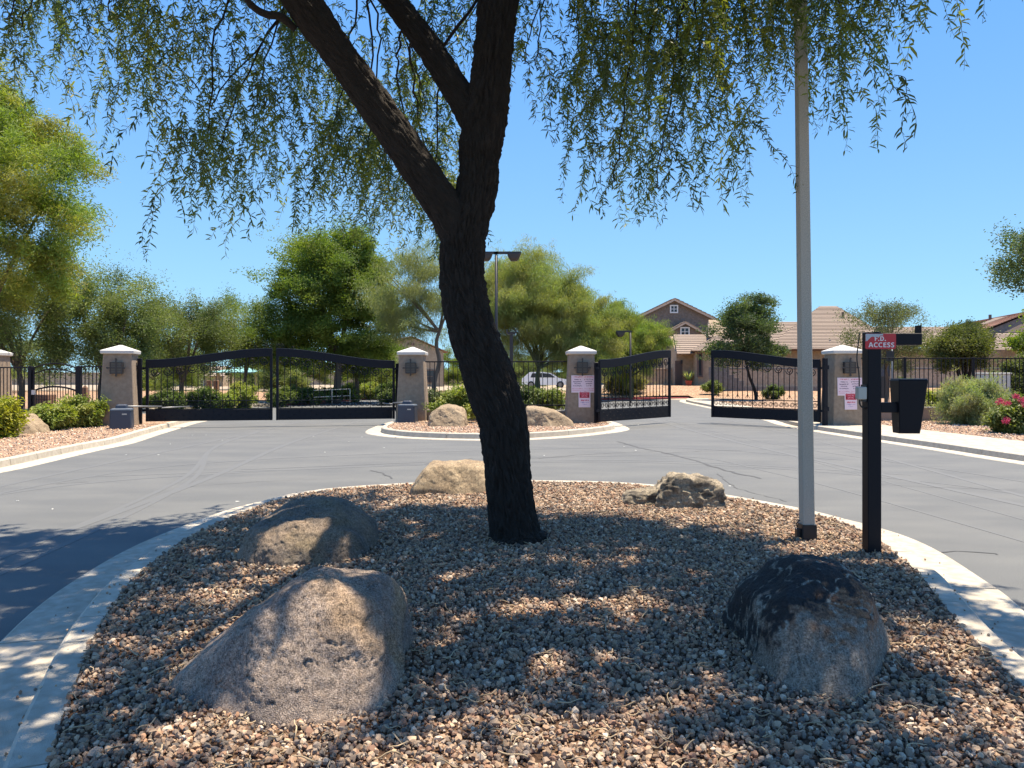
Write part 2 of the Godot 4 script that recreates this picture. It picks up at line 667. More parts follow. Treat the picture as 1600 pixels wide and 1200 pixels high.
func stained(p: Vector3, q: Vector3) -> Color:
	# grey granite below, rust in the middle, nearly black desert varnish with pale lichen runs on top
	var w := noise.get_noise_3dv(q * 3.0) * 0.36 + fine.get_noise_3dv(q * 9.0) * 0.22 + fine.get_noise_3dv(q * 24.0) * 0.12
	var grey := Color(0.30, 0.265, 0.225)
	var rust := Color(0.30, 0.16, 0.09)
	var black := Color(0.026, 0.027, 0.031)
	var c := mixc(grey, rust, (p.y - 0.06 + w * 0.7 - p.z * 0.22) * 6.0)
	c = mixc(c, black, (p.y * 1.05 - p.z * 0.62 - p.x * 0.55 - 0.17 + w * 0.85) * 7.0)
	var run := absf(noise.get_noise_3dv(q * Vector3(3.4, 1.2, 3.4) + Vector3(2, 8, 3)))
	if run < 0.05 and p.y > -0.02:
		c = mixc(c, Color(0.34, 0.36, 0.33), (0.06 - run) * 22.0 * (0.55 + fine.get_noise_3dv(q * 22.0) * 1.6))
	return c * (1.0 + 0.4 * fine.get_noise_3dv(q * 42.0))


func craggy(p: Vector3, q: Vector3) -> Color:
	var c := mixc(Color(0.50, 0.44, 0.34), Color(0.13, 0.115, 0.095), 0.35 + noise.get_noise_3dv(q * Vector3(3, 6, 3)) * 1.9)
	return c * (1.0 + 0.4 * fine.get_noise_3dv(q * 30.0))


# ------------------------------------------------------------------ trees and shrubs
func crown(parent: Node, lobes: Array, mesh: Mesh, tints: Array, spread := 0.30, called := "crown", droop := 0.0, thin := 0.62) -> void:
	# puffs of leaf sprays held out from the middle of each lobe, with gaps between the puffs
	var xf := []
	var cols := []
	for l in lobes:
		var c: Vector3 = l[0]
		var r: Vector3 = l[1]
		for k in int(l[2]):
			var d := Vector3(rng.randfn(), rng.randfn() * 0.9 + 0.15, rng.randfn()).normalized()
			var reach := rng.randf_range(0.45, 0.98)
			var pc := c + d * r * reach
			var pr := spread * rng.randf_range(0.6, 1.25)
			var t0: Array = tints[rng.randi() % tints.size()]
			var shade := rng.randf_range(0.85, 1.15)
			for j in int(l[3] * thin):
				var o := Vector3(rng.randfn(), rng.randfn() * 0.65, rng.randfn()) * pr * 0.46
				o += d * absf(rng.randfn()) * pr * 0.85
				o.y -= droop * o.length()
				var s := rng.randf_range(0.75, 1.25)
				var turn := Basis(Vector3.UP, rng.randf() * TAU) * Basis(Vector3.RIGHT, rng.randfn() * 0.35)
				xf.append(Transform3D(turn.scaled(Vector3.ONE * s), pc + o * r.y * 0.8))
				var k2 := shade * rng.randf_range(0.85, 1.15)
				cols.append(Color(t0[0] * k2, t0[1] * k2, t0[2] * k2))
	multi(called, mesh, M.leaf, xf, cols, parent)


func limbs(parent: Node, mat_: Material, paths: Array, sides := 9, rough := 0.25) -> void:
	# the first path is the trunk, the others its limbs; each is [points, radius at the foot, radius at the tip]
	for k in paths.size():
		var st := mb(true)
		var sp := spline(paths[k][0], 5)
		st.set_color(Color(1.0, 0.95, 0.9))
		tube(st, sp, bend(paths[k][1], paths[k][2], sp.size()), sides, rough, k * 3.7)
		build("trunk" if k == 0 else "limb", st, mat_, parent)


func reach_limbs(from: Vector3, lobes: Array, r0: float, count: int) -> Array:
	var out := []
	for k in count:
		var l: Array = lobes[k % lobes.size()]
		var end: Vector3 = l[0] + Vector3(rng.randf_range(-0.6, 0.6), rng.randf_range(-0.1, 0.6), rng.randf_range(-0.6, 0.6)) * l[1]
		var mid := from.lerp(end, 0.45) + Vector3(rng.randf_range(-0.2, 0.2), rng.randf_range(-0.1, 0.25), rng.randf_range(-0.2, 0.2))
		out.append([[from, mid, end], r0, r0 * 0.25])
	return out


func tree(called: String, label: String, at: Vector3, trunk: Array, r0: float, lobes: Array, mesh: Mesh, tints: Array, bark: Material, arms: int, spread: float, group := "", droop := 0.0) -> void:
	var t := thing(called, label, "tree", at, 0.0, group)
	var paths := [[trunk, r0, r0 * 0.6]]
	paths.append_array(reach_limbs(trunk[-1], lobes, r0 * 0.55, arms))
	limbs(t, bark, paths)
	crown(t, lobes, mesh, tints, spread, "crown", droop)


func shrub(called: String, label: String, at: Vector3, size: Vector3, mesh: Mesh, tints: Array, puffs: int, per: int, group := "", full := 0.62) -> Node3D:
	var t := thing(called, label, "shrub", at, 0.0, group)
	var st := mb(true)
	for k in 6:
		var a := TAU * k / 6.0 + rng.randf()
		tube(st, [Vector3(0, -0.02, 0), Vector3(cos(a) * size.x * 0.35, size.y * 0.4, sin(a) * size.z * 0.35), Vector3(cos(a) * size.x * 0.6, size.y * 0.8, sin(a) * size.z * 0.6)], [0.02, 0.014, 0.005], 4)
	build("stem", st, M.twig, t)
	crown(t, [[Vector3(0, size.y * 0.5, 0), Vector3(size.x, size.y * 0.5, size.z), puffs, per]], mesh, tints, 0.42, "foliage", 0.0, full)
	return t


# ------------------------------------------------------------------ built things
func pillar(label: String, at: Vector3, turn: float, lantern := true) -> Node3D:
	var p := thing("gate_pillar", label, "pillar", at, turn, "stucco pillars with pale caps at the gates")
	var st := mb()
	loft(st, [rect(-0.1, 0.497, 0.497, 0.02), rect(2.15, 0.392, 0.392, 0.02)])
	build("shaft", st, M.stucco, p)
	var c := mb()
	loft(c, [rect(2.15, 0.43, 0.43, 0.01), rect(2.17, 0.455, 0.455, 0.01), rect(2.245, 0.46, 0.46, 0.01), rect(2.26, 0.45, 0.45, 0.01), rect(2.43, 0.03, 0.03, 0.005)])
	build("cap", c, M.cap, p)
	if lantern:
		var l := hold("wall_lantern", p, Vector3(0, 1.73, 0.41))
		var g := mb()
		box(g, Vector3(0, 0, 0.075), Vector3(0.30, 0.30, 0.11))
		build("pane", g, M.lantern_pane, l)
		var f := mb()
		for s in [-1.0, 1.0]:
			box(f, Vector3(0.155 * s, 0, 0.08), Vector3(0.03, 0.34, 0.13))
			box(f, Vector3(0, 0.16 * s, 0.08), Vector3(0.334, 0.03, 0.134))
		box(f, Vector3(0, 0.02, 0.142), Vector3(0.045, 0.48, 0.016))
		box(f, Vector3(0, 0.0, 0.146), Vector3(0.47, 0.04, 0.016))
		box(f, Vector3(0, -0.08, 0.140), Vector3(0.32, 0.014, 0.012))
		box(f, Vector3(0, 0.08, 0.140), Vector3(0.32, 0.014, 0.012))
		for q in [Vector3(0, 0.27, 0.142), Vector3(0, -0.23, 0.142), Vector3(0.235, 0, 0.146), Vector3(-0.235, 0, 0.146)]:
			box(f, q, Vector3(0.05, 0.05, 0.03), Basis(Vector3.BACK, PI / 4))
		build("frame", f, M.bronze, l)
	return p


func gate_top(t: float) -> float:
	var s := clampf(t, 0.0, 1.0)
	return lerpf(2.09, 2.47, s * s * (3.0 - 2.0 * s))


func spiral(c: Vector2, r: float, from: float, turns: float, n: int) -> Array:
	var out := []
	for k in n:
		var t := float(k) / (n - 1)
		var a := from + turns * TAU * t
		var q := r * (1.0 - 0.72 * t)
		out.append(Vector3(c.x + cos(a) * q, c.y + sin(a) * q, 0))
	return out


func gate_leaf(label: String, hinge: Vector3, turn: float, flip: bool, length: float) -> void:
	# built from its hinge along +x (or -x when flipped), front towards +z
	var g := thing("driveway_gate", label, "gate", hinge, turn, "black iron driveway gate leaves")
	var sx := -1.0 if flip else 1.0
	for pp in [["hinge_post", 0.04], ["end_post", length - 0.04]]:
		var st := mb()
		var h: float = gate_top(pp[1] / length) - 0.01
		block(st, Vector3(sx * pp[1], (0.2 + h) * 0.5, 0), Vector3(0.08, h - 0.2, 0.08), 0.006)
		build(pp[0], st, M.iron, g)
	var poly := []
	var n := 24
	for k in n + 1:
		var x := lerpf(0.0, length, float(k) / n)
		poly.append(Vector2(sx * x, gate_top(x / length)))
	for k in n + 1:
		var x := lerpf(length, 0.0, float(k) / n)
		poly.append(Vector2(sx * x, gate_top(x / length) - 0.235))
	var tp := mb()
	prism(tp, poly, 0.012, 0.042)
	build("top_panel", tp, M.iron, g)
	var rim := mb()
	var pts := []
	for k in n + 1:
		var x := lerpf(0.0, length, float(k) / n)
		pts.append(Vector3(sx * x, gate_top(x / length) + 0.012, 0.02))
	tube(rim, pts, bend(0.018, 0.018, pts.size()), 6)
	build("top_rail", rim, M.iron, g)
	var bp := mb()
	block(bp, Vector3(sx * length * 0.5, 0.38, 0.0), Vector3(length - 0.17, 0.355, 0.03), 0.004)
	build("bottom_panel", bp, M.iron, g)
	for y in [0.575, 0.83]:
		var rl := mb()
		block(rl, Vector3(sx * length * 0.5, y, 0), Vector3(length - 0.17, 0.03, 0.032), 0.004)
		build("rail", rl, M.iron, g)
	var studs := mb()
	for row in 3:
		var x := 0.22 + (0.0 if row % 2 == 0 else 0.175)
		while x < length - 0.2:
			for side in [-1.0, 1.0]:
				var c := Vector3(sx * x, 0.275 + row * 0.105, 0.015 * side)
				var r := []
				for q in [Vector3(0.028, 0, 0), Vector3(0, 0.028, 0), Vector3(-0.028, 0, 0), Vector3(0, -0.028, 0)]:
					r.append(c + q)
				for q in 4:
					facing(studs, [r[q], r[(q + 1) % 4], c + Vector3(0, 0, 0.02 * side)], c)
			x += 0.35
	stuff(build("stud", studs, M.iron, g))
	var bars := int((length - 0.1) / 0.36)
	var step := (length - 0.16) / bars
	for k in range(0, bars * 2 + 1):
		var x := 0.08 + step * 0.5 * k
		if x < 0.1 or x > length - 0.12:
			continue
		var top: float = gate_top(x / length) - 0.235
		var bar := mb()
		if k % 2 == 0:
			box(bar, Vector3(sx * x, (top + 0.56) * 0.5, 0), Vector3(0.02, top - 0.56, 0.02))
			build("bar", bar, M.iron, g)
		else:
			box(bar, Vector3(sx * x, (top - 0.2 + 0.9) * 0.5, 0), Vector3(0.018, top - 0.2 - 0.9, 0.018))
			for q in [-1.0, 1.0]:
				tube(bar, [Vector3(sx * x, 1.02, 0), Vector3(sx * x + q * 0.03, 0.95, 0), Vector3(sx * x + q * 0.075, 0.90, 0), Vector3(sx * x + q * 0.09, 0.87, 0)], [0.008, 0.008, 0.007, 0.005], 4)
			box(bar, Vector3(sx * x, 0.97, 0), Vector3(0.04, 0.04, 0.02), Basis(Vector3.BACK, PI / 4))
			build("bar", bar, M.iron, g)
			var sc := mb(true)
			var c := Vector2(sx * x, top - 0.135)
			tube(sc, spiral(c, 0.135, PI if flip else 0.0, 1.55 if flip else -1.55, 22), bend(0.017, 0.011, 22), 5)
			tube(sc, [Vector3(sx * x, top - 0.2, 0), Vector3(c.x + sx * 0.03, c.y - 0.06, 0), Vector3(c.x, c.y - 0.02, 0)], [0.009, 0.009, 0.008], 5)
			build("scroll", sc, M.iron, g)
	var work := mb()
	for k in range(0, bars):
		var x0 := 0.08 + step * k
		for q in [0.25, 0.75]:
			var c := Vector2(sx * (x0 + step * q), 0.70)
			tube(work, spiral(c, 0.082, 0.0, 1.2 if q < 0.5 else -1.2, 12), bend(0.009, 0.006, 12), 4)
			tube(work, spiral(c, 0.082, PI, 1.2 if q < 0.5 else -1.2, 12), bend(0.009, 0.006, 12), 4)
	stuff(build("scrollwork", work, M.iron, g))
	var crest := mb(true)
	var cx := length - 0.13
	for q in [-1.0, 1.0]:
		tube(crest, spiral(Vector2(sx * cx + q * 0.075, gate_top(cx / length) + 0.11), 0.07, PI / 2, 1.4 * q, 14), bend(0.009, 0.006, 14), 4)
	tube(crest, spiral(Vector2(sx * (cx - 0.38), gate_top((cx - 0.38) / length) + 0.075), 0.055, -PI / 2, 1.2, 12), bend(0.008, 0.005, 12), 4)
	build("crest", crest, M.iron, g)
	for y in [0.55, 1.85]:
		var hg := mb()
		box(hg, Vector3(-sx * 0.06, y, 0), Vector3(0.12, 0.07, 0.06))
		build("hinge", hg, M.iron, g)


func iron_fence(label: String, from: Vector3, to: Vector3, low: float, high: float, gap: float, posts: Array) -> Node3D:
	var len_ := from.distance_to(to)
	var f := thing("iron_fence", label, "fence", from, atan2(-(to.z - from.z), to.x - from.x))
	for y in [low + 0.04, high - 0.02]:
		var st := mb()
		block(st, Vector3(len_ * 0.5, y, 0), Vector3(len_, 0.04, 0.036), 0.004)
		build("rail", st, M.iron, f)
	var n := int(len_ / gap)
	var pk := mb()
	box(pk, Vector3(0, (low + high) * 0.5, 0), Vector3(0.02, high - low - 0.02, 0.02))
	pk.generate_normals()
	var mesh := pk.commit()
	for k in range(1, n):
		var x := len_ * k / n
		var skip := false
		for q in posts:
			skip = skip or absf(q - x) < 0.06
		if not skip:
			put("picket", mesh, M.iron, f, Vector3(x, 0, 0))
	for q in posts:
		var st := mb()
		block(st, Vector3(q, (low + high) * 0.5 - 0.1, 0), Vector3(0.075, high - low + 0.24, 0.075), 0.006)
		build("post", st, M.iron, f)
	return f


func block_wall(label: String, from: Vector3, to: Vector3, height: float, piece: float, thick: float) -> void:
	var len_ := from.distance_to(to)
	var w := thing("block_wall", label, "wall", from, atan2(-(to.z - from.z), to.x - from.x))
	var n := int(len_ / piece)
	var step := len_ / n
	for k in n:
		var st := mb()
		block(st, Vector3(step * (k + 0.5), height * 0.5 - 0.07, rng.randf_range(-0.004, 0.004)), Vector3(step - 0.014, height + 0.06, thick), 0.008)
		build("block", st, M.wall_block[rng.randi() % 3], w)
	var core := mb()
	box(core, Vector3(len_ * 0.5, height * 0.5 - 0.08, 0), Vector3(len_ - 0.03, height, thick - 0.05))
	build("core", core, M.wall_block[1], w)
	var c := mb()
	for k in int(len_ / 0.8) + 1:
		var x0 := k * 0.8
		var x1: float = min(x0 + 0.792, len_)
		if x1 - x0 > 0.05:
			block(c, Vector3((x0 + x1) * 0.5, height - 0.015, 0), Vector3(x1 - x0, 0.05, thick + 0.05), 0.01)
	build("coping", c, M.walk, w)


func opener(label: String, at: Vector3, turn: float, arm_to: Vector3) -> void:
	var o := thing("gate_opener", label, "gate opener", at, turn, "slate gate openers")
	var st := mb()
	loft(st, [rect(-0.03, 0.285, 0.23, 0.02), rect(0.52, 0.265, 0.21, 0.03)])
	build("cabinet", st, M.slate, o)
	var t := mb()
	loft(t, [rect(0.52, 0.275, 0.22, 0.03), rect(0.555, 0.27, 0.215, 0.03), rect(0.58, 0.225, 0.18, 0.03)])
	build("lid", t, M.slate_top, o)
	var h := mb()
	loft(h, [rect(0.58, 0.15, 0.13, 0.03), rect(0.66, 0.14, 0.12, 0.03), rect(0.69, 0.1, 0.09, 0.03)])
	build("drive_head", h, M.slate, o)
	var p := mb()
	box(p, Vector3(0.1, 0.42, 0.226), Vector3(0.12, 0.035, 0.006))
	build("name_plate", p, M.grey_box, o)
	var a := mb(true)
	var inv := o.transform.affine_inverse()
	var e := inv * arm_to
	var k := Vector3(0, 0.635, 0.02)
	var elbow := k.lerp(e, 0.55) + Vector3(0, 0.0, 0.12)
	tube(a, [k, elbow], [0.026, 0.022], 6)
	tube(a, [elbow + Vector3(0, -0.035, 0), e], [0.02, 0.02], 6)
	build("arm", a, M.steel, o)


func print_texture(rows: Array, w: int, h: int, base: Color) -> ImageTexture:
	# flat print too small to read: rows of broken strokes; a row is [top, bottom, left, right, colour, solid]
	var im := Image.create(w, h, false, Image.FORMAT_RGB8)
	im.fill(base)
	for r in rows:
		if r[5]:
			im.fill_rect(Rect2i(r[2], r[0], r[3] - r[2], r[1] - r[0]), r[4])
			continue
		var x: int = r[2]
		while x < r[3]:
			var len_ := rng.randi_range(1, 3)
			im.fill_rect(Rect2i(x, r[0] + rng.randi_range(0, 1), len_, r[1] - r[0] - rng.randi_range(0, 1)), r[4])
			x += len_ + (1 if rng.randf() < 0.8 else 3)
	return ImageTexture.create_from_image(im)


func notice(label: String, at: Vector3, turn: float, w: float, h: float, tex: Texture2D) -> void:
	var s := thing("notice_sign", label, "sign", at, turn)
	var st := mb()
	box(st, Vector3(0, 0, 0.006), Vector3(w, h, 0.01))
	build("plate", st, M.sign_white, s)
	var q := QuadMesh.new()
	q.size = Vector2(w - 0.012, h - 0.012)
	var m := mat(Color.WHITE, 0.5)
	m.albedo_texture = tex
	put("print", q, m, s, Vector3(0, 0, 0.0135))


func tiled_slope(parent: Node, a: Vector3, b: Vector3, c: Vector3, d: Vector3, mats: Array, course := 0.36) -> void:
	# a roof slope with eave a-b and top d-c, laid in overlapping courses
	var rise := (d - a).length()
	var n: int = max(2, int(max(rise, (c - b).length()) / course))
	var up := (b - a).cross(d - a).normalized()
	if up.y < 0.0:
		up = -up
	for k in n:
		var t0 := float(k) / n
		var t1 := minf(1.0, float(k + 1.12) / n)
		var p := [a.lerp(d, t0), b.lerp(c, t0), b.lerp(c, t1), a.lerp(d, t1)]
		var st := mb()
		var lo := up * 0.075
		var hi := up * 0.015
		var base := [p[0] - up * 0.02, p[1] - up * 0.02, p[2] - up * 0.02, p[3] - up * 0.02]
		var top := [p[0] + lo, p[1] + lo, p[2] + hi, p[3] + hi]
		loft(st, [base, top])
		build("tile_course", st, mats[rng.randi() % mats.size()], parent)


func wall_box(parent: Node, called: String, c: Vector3, s: Vector3, m: Material) -> void:
	var st := mb()
	box(st, c, s)
	build(called, st, m, parent)


func window(parent: Node, c: Vector3, w: float, h: float, turn: float, bars: int, frame: Material) -> void:
	var o := hold("window", parent, c)
	o.rotation.y = turn
	var g := mb()
	box(g, Vector3(0, 0, 0.02), Vector3(w, h, 0.03))
	build("pane", g, M.glass_dark, o)
	var f := mb()
	for s in [-1.0, 1.0]:
		box(f, Vector3(s * (w * 0.5 + 0.05), 0, 0.05), Vector3(0.12, h + 0.22, 0.1))
		box(f, Vector3(0, s * (h * 0.5 + 0.05), 0.048), Vector3(w - 0.02, 0.12, 0.096))
	for k in bars:
		var x := lerpf(-w * 0.5, w * 0.5, float(k + 1) / (bars + 1))
		box(f, Vector3(x, 0, 0.04), Vector3(0.06, h, 0.05))
	if bars > 0:
		box(f, Vector3(0, 0, 0.038), Vector3(w, 0.05, 0.046))
	build("frame", f, frame, o)


func land(x: float, d: float) -> float:
	# the ground behind the cross street climbs a little towards the houses on the right
	var rise := lerpf(0.42, 0.86, smoothstep(4.0, 12.0, x))
	return 0.12 + (rise - 0.12) * smoothstep(49.0, 58.0, d)


func _ready() -> void:
	# ---------------------------------------------------------------- camera, sky, sun, exposure
	var cam := Camera3D.new()
	cam.name = "camera"
	add_child(cam)
	cam.position = Vector3(0, 1.6, 0)
	cam.set_frustum(0.1 * 1200.0 / 1156.0, Vector2(0, -0.1 * 12.0 / 1156.0), 0.1, 1500.0)
	var sky := Sky.new()
	var sm := ProceduralSkyMaterial.new()
	sm.sky_top_color = Color(0.285, 0.475, 0.72)
	sm.sky_horizon_color = Color(0.53, 0.69, 0.76)
	sm.sky_curve = 0.16
	sm.ground_bottom_color = Color(0.45, 0.38, 0.31)
	sm.ground_horizon_color = Color(0.62, 0.60, 0.56)
	sm.sun_angle_max = 8.0
	sm.sun_curve = 0.1
	sky.sky_material = sm
	var env := Environment.new()
	env.background_mode = Environment.BG_SKY
	env.sky = sky
	env.tonemap_mode = Environment.TONE_MAPPER_LINEAR
	env.tonemap_exposure = 2.2
	env.sdfgi_enabled = true
	env.ssao_enabled = true
	env.ssil_enabled = true
	var we := WorldEnvironment.new()
	we.name = "world"
	we.environment = env
	add_child(we)
	var sun := DirectionalLight3D.new()
	sun.name = "sun"
	sun.light_energy = 1.6
	sun.light_color = Color(1.0, 0.94, 0.84)
	sun.light_angular_distance = 0.5
	sun.shadow_enabled = true
	add_child(sun)
	sun.look_at_from_position(Vector3(0.24, 1.0, -0.13) * 50.0, Vector3.ZERO, Vector3.FORWARD)

	rng.seed = 4177
	noise.seed = 5
	noise.frequency = 1.0
	noise.fractal_octaves = 3
	noise.noise_type = FastNoiseLite.TYPE_SIMPLEX_SMOOTH
	fine.seed = 9
	fine.frequency = 1.0
	fine.fractal_octaves = 2
	fine.noise_type = FastNoiseLite.TYPE_SIMPLEX
	make_materials()

	# ---------------------------------------------------------------- ground, road, kerbs
	build_ground()
	build_beds()
	# ---------------------------------------------------------------- large things
	build_houses()
	build_far_walls()
	build_far_trees()
	# ---------------------------------------------------------------- the gates
	build_entrance()
	# ---------------------------------------------------------------- the island
	build_mesquite()
	build_boulders()
	build_posts()
	build_shrubs()
	build_small_things()


var island_in := []
var median_in := []


func build_ground() -> void:
	var st := mb(true)
	var xs := [-700.0, -300.0, -120.0, -60.0, -40.0, -30.0, -20.0, -10.0, 0.0, 4.0, 8.0, 12.0, 20.0, 30.0, 45.0, 60.0, 120.0, 300.0, 700.0]
	var ds := [-300.0, -60.0, -10.0, 10.0, 30.0, 49.0, 52.0, 54.0, 56.0, 58.0, 62.0, 70.0, 90.0, 140.0, 300.0, 900.0]
	for i in xs.size() - 1:
		for j in ds.size() - 1:
			var q := []
			for e in [[0, 0], [1, 0], [1, 1], [0, 1]]:
				var x: float = xs[i + e[0]]
				var d: float = ds[j + e[1]]
				var y := land(x, d) - 0.2 if d < 61.0 else land(x, d) + 0.02
				q.append(Vector3(x, y, -d))
			quad(st, q[3], q[2], q[1], q[0])
	struct(build("ground", st, M.desert))

	var road := mb()
	var edge := [Vector2(-45, -27), Vector2(-45, 12), Vector2(16, 12), Vector2(16, -51), Vector2(-12, -51), Vector2(-18, -37), Vector2(-24, -31)]
	sheet_uv(road, edge, 0.0)
	struct(build("road", road, M.asphalt))

	# cracks and a sealed saw cut in the asphalt
	var cr := mb()
	var lines := [
		[[Vector2(2.588, -18.133), Vector2(2.857, -16.514), Vector2(3.119, -15.675), Vector2(3.446, -14.228), Vector2(3.616, -12.668), Vector2(3.900, -11.560)], 0.055],
		[[Vector2(3.200, -15.413), Vector2(4.103, -15.809), Vector2(4.966, -15.945)], 0.02],
		[[Vector2(0.525, -14.450), Vector2(1.366, -15.037), Vector2(2.487, -15.543), Vector2(3.010, -15.675)], 0.025],
		[[Vector2(5.415, -10.944), Vector2(6.012, -10.691), Vector2(7.101, -10.391)], 0.012],
		[[Vector2(3.912, -6.750), Vector2(4.103, -6.775), Vector2(4.351, -6.653)], 0.02],
		[[Vector2(-2.395, -12.582), Vector2(-2.092, -12.089), Vector2(-1.880, -11.560)], 0.03],
		[[Vector2(-6.762, -11.010), Vector2(-6.448, -11.210)], 0.015],
		[[Vector2(-2.286, -13.211), Vector2(-1.194, -13.803), Vector2(-0.750, -14.450)], 0.014],
		[[Vector2(-4.651, -10.753), Vector2(-3.707, -11.278), Vector2(-2.600, -11.560)], 0.01],
		[[Vector2(3.368, -12.168), Vector2(3.218, -10.630), Vector2(3.510, -9.437)], 0.012]]
	for l in lines:
		var path := resample(spline(l[0], 6), 0.15)
		for k in path.size():
			path[k] += Vector2(fine.get_noise_2d(k * 0.35, 3.0), fine.get_noise_2d(k * 0.35, 9.0)) * 0.05
		var w: float = l[1]
		var lefts := []
		var rights := []
		for k in path.size():
			var dir: Vector2 = (path[min(k + 1, path.size() - 1)] - path[max(k - 1, 0)]).normalized()
			var s := Vector2(dir.y, -dir.x) * w * (0.45 + 0.35 * fine.get_noise_2d(k * 0.8, 20.0))
			lefts.append(path[k] + s)
			rights.append(path[k] - s)
		for k in path.size() - 1:
			quad(cr, Vector3(lefts[k].x, 0.004, lefts[k].y), Vector3(lefts[k + 1].x, 0.004, lefts[k + 1].y), Vector3(rights[k + 1].x, 0.004, rights[k + 1].y), Vector3(rights[k].x, 0.004, rights[k].y))
	struct(build("road_cracks", cr, M.crack))

	# faint tyre tracks where cars swing round the island towards the gates
	var tm := mb()
	for k in 12:
		var far_left := k % 2 == 0
		var sx := rng.randf_range(-7.2, -3.9) if far_left else rng.randf_range(4.2, 8.2)
		var ex := rng.randf_range(-10.0, -5.0) if far_left else rng.randf_range(4.0, 8.0)
		var mx := rng.randf_range(-3.0, 3.0)
		var md := rng.randf_range(11.6, 17.0)
		var path := []
		if k % 3 == 0:
			path = spline([Vector2(sx, -rng.randf_range(4.0, 7.0)), Vector2(sx * 0.85, -md * 0.8), Vector2(mx, -md), Vector2(-sx * 0.9, -md * 0.85)], 14)
		else:
			path = spline([Vector2(sx, -rng.randf_range(2.0, 5.0)), Vector2(lerpf(sx, ex, 0.3) + rng.randf_range(-0.5, 0.5), -11.0), Vector2(lerpf(sx, ex, 0.8), -18.0), Vector2(ex, -29.0)], 14)
		var w := rng.randf_range(0.02, 0.07)
		ribbon(tm, path, [Vector2(-w, 0.0), Vector2(-w, 0.0022 + 0.00006 * k), Vector2(w, 0.0022 + 0.00006 * k), Vector2(w, 0.0)], false)
	struct(build("tyre_tracks", tm, M.tyre_track))


func sheet_uv(st: SurfaceTool, poly: Array, y: float) -> void:
	var p := PackedVector2Array(poly)
	var t := Geometry2D.triangulate_polygon(p)
	for k in range(0, t.size(), 3):
		var q := [p[t[k]], p[t[k + 1]], p[t[k + 2]]]
		if (q[1] - q[0]).cross(q[2] - q[0]) < 0.0:
			q.reverse()
		for v in q:
			st.set_uv(v)
			st.set_uv2(v)
			st.add_vertex(Vector3(v.x, y, v.y))


func offset_loop(loop: Array, by: float) -> Array:
	var g := Geometry2D.offset_polygon(PackedVector2Array(loop), by, Geometry2D.JOIN_ROUND)
	var best := PackedVector2Array()
	for q in g:
		if q.size() > best.size():
			best = q
	return Array(best)


func tidy(loop: Array) -> Array:
	# an outline without the small loops that an offset leaves in tight bends
	var whole := PackedVector2Array([Vector2(-500, -500), Vector2(500, -500), Vector2(500, 500), Vector2(-500, 500)])
	var best := PackedVector2Array()
	for q in Geometry2D.intersect_polygons(PackedVector2Array(loop), whole):
		if q.size() > best.size():
			best = q
	return Array(best)


